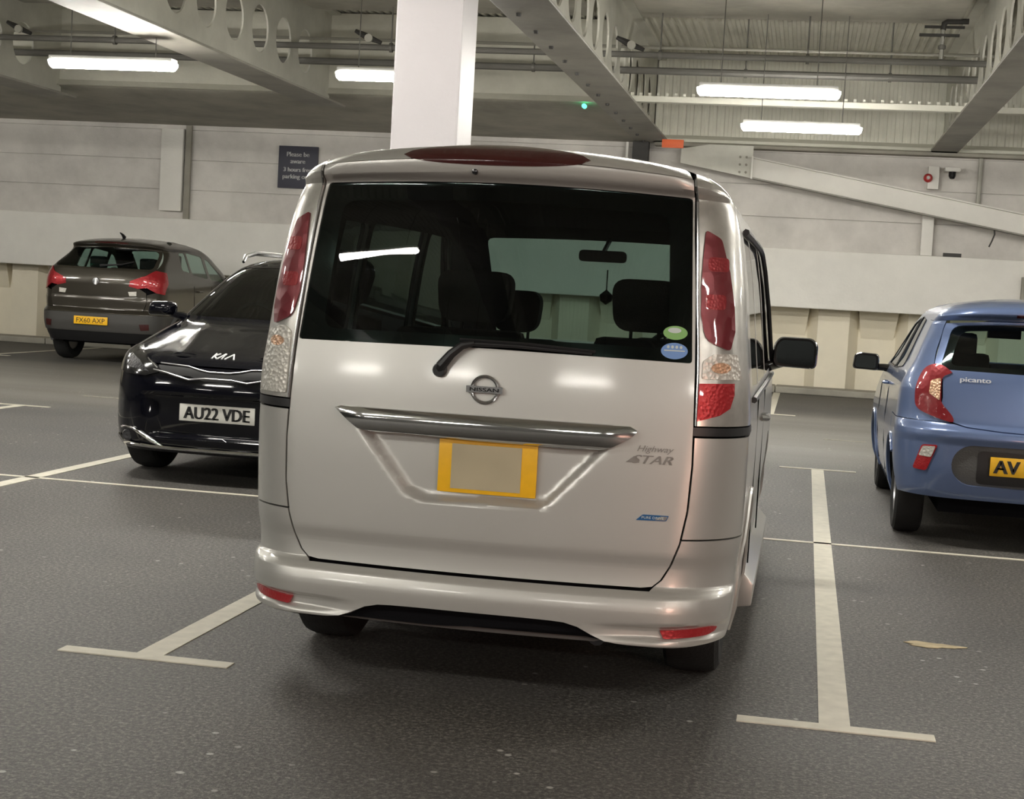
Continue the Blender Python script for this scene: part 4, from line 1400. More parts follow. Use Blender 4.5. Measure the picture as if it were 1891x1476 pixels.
# ================================================================ BLACK CAR (front towards us)
def build_black():
    root = empty('hatchback', (-3.74, 9.55, 0), label='glossy black crossover with white front plate, parked nose towards us', category='car')
    def disp(x, z, u):
        a = abs(x); d = 0
        # lower intake and grille recess
        d += .030 * smooth(.0, .03, sdist((x, z), [(-.52, .60), (.52, .60), (.46, .30), (-.46, .30)])) if .28 < z < .62 and a < .56 else 0
        # bonnet creases
        if z > .84: d -= .03 * math.exp(-((a - (.30 + (z - .84) * .9)) / .05)**2) * (1 - smooth(1.0, 1.05, z))
        return d
    S = Shell(
        W=[(.14, .80), (.25, .85), (.45, .875), (.65, .88), (.85, .88), (.95, .872), (1.02, .85), (1.08, .80), (1.25, .735), (1.45, .635), (1.52, .58), (1.56, .45)],
        yn=[(.14, .16), (.2, .06), (.26, .02), (.45, .0), (.60, .0), (.70, .015), (.775, .05), (.82, .10), (.85, .17), (.89, .32), (.94, .53), (.99, .74), (1.03, .92), (1.055, 1.0), (1.10, 1.07), (1.25, 1.32), (1.44, 1.66), (1.50, 1.86), (1.54, 2.15), (1.56, 2.5)],
        R=[(.1, .34), (.5, .40), (.75, .44), (.9, .42), (1.03, .38), (1.1, .26), (1.5, .26), (1.56, .25)],
        yf=[(.1, 4.0), (.4, 4.14), (.9, 4.10), (1.1, 4.0), (1.45, 3.55), (1.56, 3.2)], Rf=[(.1, .2), (1.56, .2)],
        bulge=.085, crown=[(1.05, 0), (1.5, .05), (1.56, .05)], disp=disp)
    nr = S.near; sx = S.sx
    YJ = 1.30
    def smx(l, n=4):
        out = []
        N = len(l)
        for i in range(N):
            a, b = l[i], l[(i + 1) % N]
            for k in range(n):
                t = k / n; x, z = a[0] + (b[0] - a[0]) * t, a[1] + (b[1] - a[1]) * t
                out.append((sx(x, z), z))
        return out
    # front bumper
    g = MB()
    def yjb(z): return .44
    zs = [.20 + (.775 - .20) * k / 14 for k in range(15)]
    f = [(S.s_of_y(.56, z), z) for z in zs]
    poly = [(-a, b) for a, b in f[::-1]] + f
    patch(g, nr, poly, .04, .02, 0, .01)
    bm_ = g.build('front_bumper', 'black_paint', root, angle=45)
    # bonnet
    zs = [.785 + (1.035 - .785) * k / 18 for k in range(19)]
    def hx(z): return .60 + .16 * smooth(.78, 1.0, z)
    r = [(sx(hx(z), z), z) for z in zs]
    g = MB(); patch(g, nr, [(-a, b) for a, b in r[::-1]] + r, .04, .010, 0.002, .01)
    bo = g.build('bonnet', 'black_paint', root, angle=45)
    # wings
    for sg in (-1, 1):
        zs = [.78 + (1.035 - .78) * k / 18 for k in range(19)]
        p = [(sx(hx(z), z) + .006, z) for z in zs] + [(S.s_of_y(YJ, z), z) for z in zs[::-1]]
        g = MB(); patch(g, nr, [(sg * a, b) for a, b in p], .04, .010, 0, .01)
        aw = arch(.80, .33, .37, .16, 16)
        sd = S.side(sg)
        poly = [(y, z) for y, z in aw if z > .17] + [(1.18, .18), (YJ + .0, .18), (YJ, .78), (.57, .78), (.57, .62)]
        aa = arch(.80, .33, .37, .17, 18)
        poly = [(.561, .777)] + [q for q in [(.561, .62)] ] + [(y, z) for y, z in aa if y > .565] + [(YJ, .17), (YJ, .78)]
        patch(g, sd, poly[::-1], .08, .05, 0, .01, flip=sg < 0)
        g.build('wing', 'black_paint', root, angle=45)
        # headlamp
        hl = smx([(.40, .735), (.46, .775), (.60, .84), (.72, .885), (.80, .87), (.845, .80), (.84, .72), (.70, .700), (.52, .700)], 4)
        hl = [(sg * a, b) for a, b in hl]
        g = MB(); patch(g, nr, hl, .02, .02, .008, .02)
        h = g.build('headlamp', 'gloss_black', root, angle=45)
        g = MB(); patch(g, nr, [(sg * a, b) for a, b in smx([(.50, .725), (.60, .79), (.72, .83), (.76, .80), (.72, .745)], 3)], .02, .02, .010, .004)
        g.build('lamp_lens', 'lamp_dark', h, label='dark clear lens')
        g = MB()
        pth = [Vector(nr(sg * sx(x, z), z)) + Vector((0, -.014, 0)) for x, z in ((.44, .755), (.52, .80), (.62, .845), (.72, .875))]
        g.tube(pth, .006, 6)
        g.build('running_light', 'chrome_dull', h)
        # fog surround
        g = MB()
        fx = [(.42, .245), (.52, .300), (.60, .345), (.72, .350), (.765, .315), (.79, .250), (.72, .225), (.60, .222)]
        pth = [Vector(nr(sg * sx(x, z), z)) + Vector((0, -.012, 0)) for x, z in fx[:4]]
        g.tube([Vector(nr(sg * sx(x, z), z)) + Vector((0, -.008, 0)) for x, z in ((.36, .228), (.46, .272), (.54, .315), (.60, .342), (.68, .348), (.735, .338))], [.008, .013, .013, .010, .007, .005], 8)
        patch(g, nr, [(sg * a, b) for a, b in smx([(.50, .236), (.70, .236), (.78, .268), (.765, .292), (.70, .256), (.55, .250)], 3)], .02, .012, .014, .01)
        g.build('fog_lamp_trim', 'chrome', bm_, angle=45)
        g = MB(); g.lathe([(0, -.012), (.035, -.012), (.042, 0), (.042, .02)], 18, 'y', tuple(Vector(nr(sg * sx(.66, .29), .29)) + Vector((0, -.004, 0))))
        g.build('fog_lamp', 'lamp_dark', bm_)
    # grille
    g = MB()
    gp = [(-.44, .775), (-.20, .768), (-.10, .745), (.10, .745), (.20, .768), (.44, .775), (.42, .725), (.20, .715), (.10, .690), (-.10, .690), (-.20, .715), (-.42, .725)]
    patch(g, nr, smx(gp), .02, .012, .004, .02)
    gr = g.build('grille', 'black_plastic', root)
    def wave(z0, dz): return [(-.44, z0), (-.34, z0 - .004), (-.17, z0 - .022 - dz), (-.08, z0 - .005 + dz * .2), (.08, z0 - .005 + dz * .2), (.17, z0 - .022 - dz), (.34, z0 - .004), (.44, z0)]
    for pts, r_ in ((([(-.43, .790), (-.22, .780), (-.14, .762), (-.07, .752), (.07, .752), (.14, .762), (.22, .780), (.43, .790)]), .0055), (([(-.47, .745), (-.38, .732), (-.20, .694), (-.09, .708), (.09, .708), (.20, .694), (.38, .732), (.47, .745)]), .006)):
        g = MB()
        l = []
        for a, b in zip(pts[:-1], pts[1:]):
            for k in range(4):
                t = k / 4; x, z = a[0] + (b[0] - a[0]) * t, a[1] + (b[1] - a[1]) * t
                q = nr(sx(x, z), z); l.append((q[0], q[1] - .009, q[2]))
        g.tube(l, r_, 6)
        g.build('grille_trim', 'chrome_dull', gr)
    # lower chrome strip
    g = MB()
    l = []
    for k in range(25):
        x = -.62 + 1.24 * k / 24; z = .232 if abs(x) < .5 else .236
        q = nr(sx(x, z), z); l.append((q[0], q[1] - .008, q[2]))
    g.tube(l, .0135, 8)
    g.build('lower_trim', 'chrome', bm_)
    g = MB(); patch(g, lambda u, v: (u, nr(u, .4)[1] + .022, v), [(-.44, .30), (.44, .30), (.50, .40), (.50, .40), (-.50, .40)], .05, .03, .0, .004)
    g.build('intake_mesh', 'dark', bm_)
    # plate
    g = MB(); yy = nr(0, .48)[1] - .012
    g.box(-.26, .26, -.006, .006, -.056, .056)
    pl = g.build('number_plate', 'white_plate', root, (-.003, yy + .012, .478), bevel=.003, label='white front number plate')
    g = MB(); text_on(g, lambda u, v: (u, -.006, v), 'AU22 VDE', 0, 0, w=.450, h=.080, off=.001, bold=.0055)
    g.build('plate_lettering', 'ink', pl, smooth=False)
    # badge: the angular maker's letters
    g = MB()
    def bar(x0, z0, x1, z1, w=.006):
        q0 = Vector(nr(x0, z0)); q1 = Vector(nr(x1, z1))
        g.tube([q0 + Vector((0, -.008, 0)), q1 + Vector((0, -.008, 0))], w, 6)
    zb, zt = .836, .866
    bar(-.095, zb, -.095, zt); bar(-.095, .848, -.066, zt); bar(-.088, .850, -.058, zb); bar(-.058, zb, -.030, zt); bar(-.026, zb, -.026, zt)
    bar(-.004, zb, .028, zt); bar(.028, zt, .060, zb)
    g.build('bonnet_badge', 'badge_white', bo)
    # glasshouse
    ws = smx(roundp([(-.71, 1.085), (.71, 1.085), (.56, 1.465), (-.56, 1.465)], .05, 4), 3)
    zs = [1.038 + (1.56 - 1.038) * k / 18 for k in range(19)]
    r = [(S.s_of_y(S.ny(z, YJ), z), z) for z in zs]
    ys = [max(YJ, S.yn(z) + S.R(z) + .12) for z in zs]
    g = MB(); patch(g, nr, keyhole([(-a, b) for a, b in r[::-1]] + r, [ws]), .05, .02, 0, .01)
    g.build('windscreen_frame', 'black_paint', root, angle=45)
    g = MB(); patch(g, nr, ws, .08, .04, -.002, 0)
    g.build('windscreen', 'glass_kia', root)
    g = MB(); S.roof(g, 1.5585, 16, 12, 0, 0, .02)
    g.build('roof', 'black_paint', root, angle=60)
    g = MB(); patch(g, nr, S.band(.17, 1.02, 1.2, .05), .12, .06, -.03, 0)
    g.build('inner_panel', 'dark', root, smooth=False)
    for sg in (-1, 1):
        sd = S.side(sg)
        wins = [roundp([(1.72, 1.10), (2.25, 1.09), (2.25, 1.40), (2.12, 1.40)], .04, 3), roundp([(2.33, 1.09), (3.15, 1.11), (2.95, 1.40), (2.33, 1.42)], .04, 3)]
        aR = arch(3.38, .33, .37, .17, 16)
        top = [(y, z) for y, z in zip(ys, zs)]
        poly = S.side_poly([(YJ, .17)] + aR + [(3.80, .20)], YJ, 3.84, 1.5595)
        g = MB(); patch(g, sd, keyhole(poly, wins), .12, .05, 0, .01, flip=sg < 0)
        b = g.build('side_panel', 'black_paint', root, angle=45)
        for w in wins:
            g = MB(); patch(g, sd, w, .2, .1, -.003, 0, flip=sg < 0)
            g.build('side_window', 'glass_privacy', b)
        g = MB()
        g.tube([(sg * .60, 1.98, 1.50), (sg * .61, 2.05, 1.545), (sg * .62, 2.3, 1.575), (sg * .61, 2.9, 1.575), (sg * .59, 3.25, 1.545), (sg * .58, 3.3, 1.51)], [.012, .018, .02, .02, .016, .01], 8)
        g.build('roof_rail', 'chrome_dull', root)
        # mirror
        g = MB()
        secs = []
        cx, cy, cz = sg * .965, 1.30, 1.115
        for yy, s_ in ((-.10, .35), (-.08, .75), (-.03, 1.0), (.04, 1.0), (.05, .9)):
            secs.append([(cx + a * s_, cy + yy, cz + c * s_) for a, c in roundp([(-.10, -.05), (.10, -.045), (.105, .03), (.07, .06), (-.08, .055)], .03, 4)])
        n = len(secs[0])
        g.add([p for q in secs for p in q], [(i * n + k, i * n + (k + 1) % n, (i + 1) * n + (k + 1) % n, (i + 1) * n + k) for i in range(len(secs) - 1) for k in range(n)] + [tuple(range(n))[::-1], tuple(range((len(secs) - 1) * n, len(secs) * n))])
        g.tube([(sg * .78, cy + .02, 1.06), (sg * .90, cy, 1.085)], [.03, .022], 8)
        g.build('door_mirror', 'black_paint', root, angle=40)
    g = MB(); patch(g, S.far, S.band(.2, 1.5595, 3.84, .06, far=True), .12, .06, 0, .01, flip=True)
    g.build('tail_panel', 'black_paint', root, angle=45)
    g = MB(); g.box(-.62, .62, .25, 3.9, .19, .40)
    g.build('underbody', 'dark', root)
    g = MB(); g.hull([(-.70, 1.15, .75), (.70, 1.15, .75), (.70, 1.12, 1.02), (-.70, 1.12, 1.02)], [(-.70, 1.6, .75), (.70, 1.6, .75), (.70, 1.6, 1.0), (-.70, 1.6, 1.0)])
    g.build('dashboard', 'lining', root)
    for x in (-.36, .36):
        g = MB(); g.box(-.25, .25, 0, .14, .5, 1.18); g.box(-.13, .13, .02, .12, 1.22, 1.40)
        g.build('seat', 'seat', root, (x, 2.35, 0), bevel=.04)
    g = MB(); g.lathe([(.18, -.014), (.195, 0), (.18, .014), (.165, 0)], 24, 'y', closed=True); g.box(-.17, .17, -.01, .01, -.02, .02)
    o = g.build('steering_wheel', 'lining', root, (-.36, 1.72, 1.02)); o.rotation_euler = (radians(25), 0, 0)
    for x in (-.76, .76):
        for y in (.80, 3.38):
            wheel(root, x, y, .325, .21)
    return root

# ================================================================ BLUE CAR (rear towards us)
def hatch(name, loc, label, S, YJ, YF, paint, spec):
    pass

def build_blue():
    root = empty('hatchback', (1.39, 9.5, 0), label='small pale blue hatchback cut off by the right picture edge', category='car')
    pill = []
    def pl_(t): return t
    for k in range(33):
        a = 2 * pi * k / 32
        c, s_ = cos(a), sin(a)
        pill.append((.355 * (1 if c > 0 else -1) + .122 * c if abs(c) > 1e-6 else 0, .508 + .122 * s_))
    pill = [(.352 + .125 * cos(a), .508 + .122 * sin(a)) for a in [(-pi / 2 + pi * k / 14) for k in range(15)]] + [(-.352 + .125 * cos(a), .508 + .122 * sin(a)) for a in [(pi / 2 + pi * k / 14) for k in range(15)]]
    def disp(x, z, u):
        d = 0; a = abs(x)
        # shelf under the tailgate, dimple round the fog lamp
        d -= .018 * smooth(.62, .68, z) * (1 - smooth(.70, .75, z + .0 * a))
        if .42 < z < .66: d += .02 * smooth(.50, .58, a) * (1 - smooth(.68, .76, a)) * smooth(.60, .625, .66 - abs(z - .60) * .0) * (1 - smooth(.57, .62, z)) * 0
        return d
    S = Shell(
        W=[(.2, .74), (.3, .775), (.5, .80), (.62, .805), (.8, .795), (.93, .785), (1.02, .755), (1.1, .715), (1.25, .655), (1.38, .60), (1.44, .565), (1.48, .50), (1.505, .38)],
        yn=[(.2, .12), (.27, .06), (.35, .02), (.5, .0), (.62, .0), (.70, .01), (.76, .045), (.85, .06), (1.0, .09), (1.08, .12), (1.25, .23), (1.37, .33), (1.385, .30), (1.42, .24), (1.455, .26), (1.49, .40), (1.505, .58)],
        R=[(.2, .30), (.5, .32), (.8, .30), (1.0, .24), (1.1, .20), (1.5, .20)],
        yf=[(.2, 3.57), (.5, 3.62), (.66, 3.60), (.78, 3.48), (.87, 3.2), (.96, 2.85), (1.01, 2.70), (1.2, 2.42), (1.4, 2.05), (1.48, 1.75), (1.505, 1.5)], Rf=[(.2, .14), (.66, .16), (.85, .3), (1.05, .22), (1.5, .18)],
        bulge=.085, crown=[(1.0, 0), (1.38, .06), (1.505, .12)], disp=disp)
    nr = S.near; sx = S.sx
    YJ = .80
    def smx(l, n=4, sg=1):
        out = []
        N = len(l)
        for i in range(N):
            a, b = l[i], l[(i + 1) % N]
            for k in range(n):
                t = k / n; x, z = a[0] + (b[0] - a[0]) * t, a[1] + (b[1] - a[1]) * t
                out.append((sg * sx(x, z), z))
        return out
    # tailgate
    gr = [(.535, 1.36), (.555, 1.30), (.60, 1.12), (.605, 1.06), (.555, 1.03), (.548, .90), (.555, .855), (.500, .80), (.486, .757), (.40, .735), (.20, .722)]
    gate = [(-x, z) for x, z in gr[::-1]] + [(-.25, 1.374), (0, 1.376), (.25, 1.374)] + gr + [(0, .718)]
    gl = roundp([(-.575, 1.07), (0, 1.062), (.575, 1.07), (.50, 1.345), (0, 1.362), (-.50, 1.345)], [.05, 0, .05, .06, 0, .06], 4)
    g = MB(); patch(g, nr, keyhole(smx(gate, 3), [smx(gl, 3)]), .03, .02, .002, .012)
    tg = g.build('tailgate', 'blue', root, angle=40)
    g = MB(); patch(g, nr, smx(gl, 3), .06, .05, -.002, 0)
    wn = g.build('rear_window', 'glass_pic', root)
    inn = roundp([(-.52, 1.10), (0, 1.095), (.52, 1.10), (.455, 1.315), (0, 1.33), (-.455, 1.315)], [.05, 0, .05, .06, 0, .06], 4)
    g = MB(); patch(g, nr, keyhole(smx(gl, 3), [smx(inn, 2)]), .06, .05, -.006, 0)
    g.build('window_border', 'gloss_black', wn)
    # spoiler
    zs = [1.380 + (1.5035 - 1.380) * k / 8 for k in range(9)]
    r = [(S.s_of_y(S.ny(z, .80), z), z) for z in zs]
    g = MB(); patch(g, nr, [(-a, b) for a, b in r[::-1]] + r, .04, .015, 0, .012)
    S.roof(g, 1.5025, 16, 12, 0, 0, .02)
    g.build('roof', 'blue', root, angle=55)
    g = MB(); patch(g, nr, [(-.14, 1.405), (.14, 1.405), (.14, 1.418), (-.14, 1.418)], .05, .02, .004, .005)
    g.build('brake_light', 'red_dark', root)
    # bumper
    zs = [.30 + (.745 - .30) * k / 30 for k in range(31)]
    r = [(S.s_of_y(.68 - .335 if z < .29 else (.68 - sqrt(max(0, .335**2 - (z - .29)**2)) if z < .61 else YJ - .003), z), z) for z in zs]
    topm = [(S.s_of_y(YJ - .003, .748), .748), (sx(.56, .752), .752), (sx(.49, .750), .750), (.40, .730), (.2, .717), (0, .713)]
    poly = [(-a, b) for a, b in r[::-1]] + [(x, .290) for x in (-.3, 0, .3)] + r + topm + [(-a, b) for a, b in topm[:-1][::-1]]
    poly = [(-a, b) for a, b in r[::-1]] + r + topm + [(-a, b) for a, b in topm[:-1][::-1]]
    g = MB(); patch(g, nr, keyhole(poly, [pill]), .03, .02, 0, .02)
    bu = g.build('rear_bumper', 'blue', root, angle=45)
    g = MB(); patch(g, nr, pill, .04, .03, -.018, .004)
    bp = g.build('bumper_insert', 'grey_plastic', bu, label='dark grey plastic insert')
    g = MB(); patch(g, nr, [(x, z - .0) for x, z in roundp([(-.33, .40), (.33, .40), (.33, .60), (-.33, .60)], .03, 3)], .04, .03, -.010, .006)
    g.build('plate_recess', 'black_plastic', bp)
    yy = nr(0, .515)[1]
    g = MB(); g.box(-.26, .26, -.006, .006, -.056, .056)
    pl = g.build('number_plate', 'yellow_plate', root, (0, yy - .012, .517), bevel=.003, label='yellow rear number plate')
    g = MB(); text_on(g, lambda u, v: (u, -.006, v), 'AV', -.165, 0, h=.078, off=.001, bold=.0055)
    g.build('plate_lettering', 'ink', pl, smooth=False)
    for sg in (-1, 1):
        # tail lamp
        L = [(.505, 1.055), (.575, 1.098), (.648, 1.07), (.690, .975), (.697, .89), (.680, .825), (.600, .785), (.490, .755), (.486, .790), (.545, .860), (.556, .90), (.556, 1.01), (.512, 1.045)]
        g = MB(); patch(g, nr, [(sg * sx(a, b), b) for a, b in catmull(L, 5)], .02, .02, .012, .02)
        lp = g.build('tail_lamp', 'red_lamp_blue', root, angle=50, label='red C-shaped tail lamp')
        g = MB(); patch(g, nr, smx(roundp([(.562, .880), (.562, 1.015), (.615, .995), (.622, .92)], .01, 3), 2, sg), .02, .02, .016, .006)
        g.build('indicator_lens', 'amber_lens', lp, label='pale amber lens')
        # low fog lamp
        g = MB(); patch(g, nr, smx(roundp([(.560, .618), (.648, .612), (.690, .462), (.615, .455)], .016, 4), 2, sg), .02, .02, .006, .012)
        fl = g.build('fog_lamp', 'red_lens_bright', bu, label='small red and clear fog lamp')
        g = MB(); patch(g, nr, smx(roundp([(.570, .608), (.640, .604), (.660, .545), (.592, .540)], .010, 3), 2, sg), .02, .02, .010, .004)
        g.build('reversing_lens', 'clear_lens', fl)
    g = MB(); text_on(g, nr, 'picanto', -.366, 1.010, w=.175, h=.036, off=.008, bold=.0015)
    g.build('model_lettering', 'badge_pale', tg, smooth=False)
    g = MB(); g.tube([Vector(nr(0, 1.085)) + Vector((0, -.02, 0)), Vector(nr(.2, 1.12)) + Vector((0, -.02, 0)), Vector(nr(.36, 1.17)) + Vector((0, -.014, 0))], [.012, .007, .005], 8)
    g.build('rear_wiper', 'black_plastic', root)
    # quarters
    for sg in (-1, 1):
        zs = [.755 + (1.378 - .755) * k / 24 for k in range(25)]
        outer_l = interp([(.75, .49), (.80, .57), (.83, .66), (.90, .700), (.98, .693), (1.07, .650), (1.10, .604), (1.13, .603), (1.30, .560), (1.38, .535)])
        p = [(sx(min(outer_l(z), S.W(z) - .004), z), z) for z in zs] + [(S.s_of_y(YJ, z), z) for z in zs[::-1]]
        g = MB(); patch(g, nr, [(sg * a, b) for a, b in p], .03, .02, 0, .012)
        aR = arch(.68, .29, .335, .2, 18)
        sd = S.side(sg)
        aF = arch(3.06, .29, .335, .2, 18)
        zr = .29 + sqrt(.335**2 - (.68 - .80)**2)
        low = [(YJ, zr)] + [(y, z) for y, z in aR if y > YJ + .003] + [(1.10, .20), (2.62, .20)] + aF + [(3.40, .24)]
        poly = S.side_poly(low, YJ, 3.40, 1.5035)
        wins = [roundp([(.95, 1.05), (1.52, 1.02), (1.50, 1.40), (1.10, 1.375)], .04, 4), roundp([(1.58, 1.02), (2.25, 1.02), (1.86, 1.34), (1.58, 1.39)], .04, 4)]
        patch(g, sd, keyhole(poly, wins), .07, .03, 0, .012, flip=sg < 0)
        b = g.build('side_panel', 'blue', root, angle=40)
        for w in wins:
            g2 = MB(); patch(g2, sd, w, .2, .1, -.001, 0, flip=sg < 0)
            g2.build('side_window', 'glass_clear', b)
            g2 = MB(); q = [Vector(sd(*p)) + Vector((sg * .002, 0, 0)) for p in w]
            g2.tube(q + [q[0]], .004, 6, cap=False)
            g2.build('window_frame', 'black_plastic', b)
        for y in (1.55, 2.48):
            pts = [Vector(sd(y, z)) + Vector((sg * .001, 0, 0)) for z in (.30, .5, .7, .85, .98)]
            g2 = MB(); g2.tube(pts, .0035, 4)
            g2.build('door_gap', 'dark', b)
        g2 = MB(); q = Vector(sd(1.75, .90)); g2.tube([q + Vector((0, -.09, 0)), q + Vector((sg * .03, -.07, 0)), q + Vector((sg * .03, .07, 0)), q + Vector((0, .09, 0))], .011, 8)
        g2.build('door_handle', 'blue', b)
        g2 = MB(); pts = arch(.68, .29, .340, .22, 18); g2.tube([Vector(sd(y, z)) + Vector((sg * .004, 0, 0)) for y, z in pts if y > .43], .009, 6)
        g2.build('arch_lip', 'blue', b); g2 = MB()
        g2.tube([Vector(sd(y, z)) + Vector((sg * .004, 0, 0)) for y, z in arch(3.06, .29, .340, .22, 18)], .009, 6)
        g2.build('arch_lip', 'blue', b)
        # mirror
        g = MB(); secs = []
        cx, cy, cz = sg * .935, 2.18, 1.02
        for yy, s_ in ((-.02, .92), (0, 1.0), (.05, .98), (.10, .72), (.12, .35)):
            secs.append([(cx + a * s_, cy + yy, cz + c * s_) for a, c in roundp([(-.095, -.062), (.095, -.055), (.085, .05), (.04, .068), (-.085, .062), (-.10, .03)] if sg > 0 else [(.095, -.062), (-.095, -.055), (-.085, .05), (-.04, .068), (.085, .062), (.10, .03)], .03, 4)])
        n = len(secs[0])
        g.add([p for q in secs for p in q], [(i * n + k, i * n + (k + 1) % n, (i + 1) * n + (k + 1) % n, (i + 1) * n + k) for i in range(len(secs) - 1) for k in range(n)] + [tuple(range(n))[::-1], tuple(range((len(secs) - 1) * n, len(secs) * n))])
        g.tube([(sg * .72, cy + .04, .975), (sg * .80, cy + .04, .985), (sg * .87, cy + .03, .985)], [.035, .026, .024], 8)
        mo = g.build('door_mirror', 'gloss_black', root, angle=40)
        g = MB(); q = roundp([(-.075, -.046), (.078, -.042), (.07, .038), (.035, .05), (-.07, .046)], .025, 4)
        g.add([(cx + sg * a, cy - .022 - .01 * (1 - (a / .08)**2), cz + c) for a, c in q], [tuple(range(len(q)))])
        g.build('mirror_glass', 'mirror', mo)
    ws = smx(roundp([(-.64, 1.06), (.64, 1.06), (.53, 1.38), (-.53, 1.38)], .05, 4), 2)
    Rws = roundp([(-.62, 1.06), (.62, 1.06), (.50, 1.40), (-.50, 1.40)], .05, 4)
    g = MB(); patch(g, S.far, keyhole(S.band(.24, 1.5035, 3.40, .04, far=True), [Rws]), .08, .02, 0, .01, flip=True)
    g.build('front_panel', 'blue', root, angle=45)
    g = MB(); patch(g, S.far, Rws, .1, .08, -.003, 0, flip=True)
    g.build('windscreen', 'glass_clear', root)
    g = MB(); patch(g, nr, S.band(.62, 1.04, .75, .05), .1, .06, -.035, 0); patch(g, nr, S.band(.28, .62, .30, .05), .1, .06, -.035, 0)
    g.build('inner_panel', 'dark', root, smooth=False)
    g = MB(); g.box(-.52, .52, .2, 3.3, .20, .36); g.box(-.69, .69, 1.1, 2.6, .22, .45)
    g.build('underbody', 'dark', root)
    g = MB(); g.box(-.70, .70, .40, 2.4, .46, .52); g.hull([(-.6, 2.3, .7), (.6, 2.3, .7), (.6, 2.25, .98), (-.6, 2.25, .98)], [(-.6, 2.7, .7), (.6, 2.7, .7), (.6, 2.7, .96), (-.6, 2.7, .96)])
    g.build('cabin_floor', 'lining', root)
    for i, (x, y, zt, zh, w) in enumerate(((-.33, .95, .98, 1.16, .56), (.33, .95, .98, 1.16, .56), (-.33, 1.75, 1.08, 1.28, .46), (.33, 1.75, 1.08, 1.28, .46))):
        g = MB(); g.box(-w / 2, w / 2, -.4, .06, 0, .12); g.box(-w / 2, w / 2, -.52, -.38, .05, zt - .5); g.box(-.12, .12, -.52, -.42, zt - .48, zh - .5)
        g.build('seat', 'seat', root, (x, y + .4, .5), bevel=.035)
    g = MB(); g.tube([(0, 2.0, 1.36), (0, 1.98, 1.33), (0, 1.96, 1.29)], .012, 6); g.box(-.115, .115, 1.93, 1.96, 1.25, 1.31)
    g.build('interior_mirror', 'black_plastic', root, bevel=.01)
    for x in (-.675, .675):
        for y in (.68, 3.06):
            wheel(root, x, y, .29, .175)
    return root

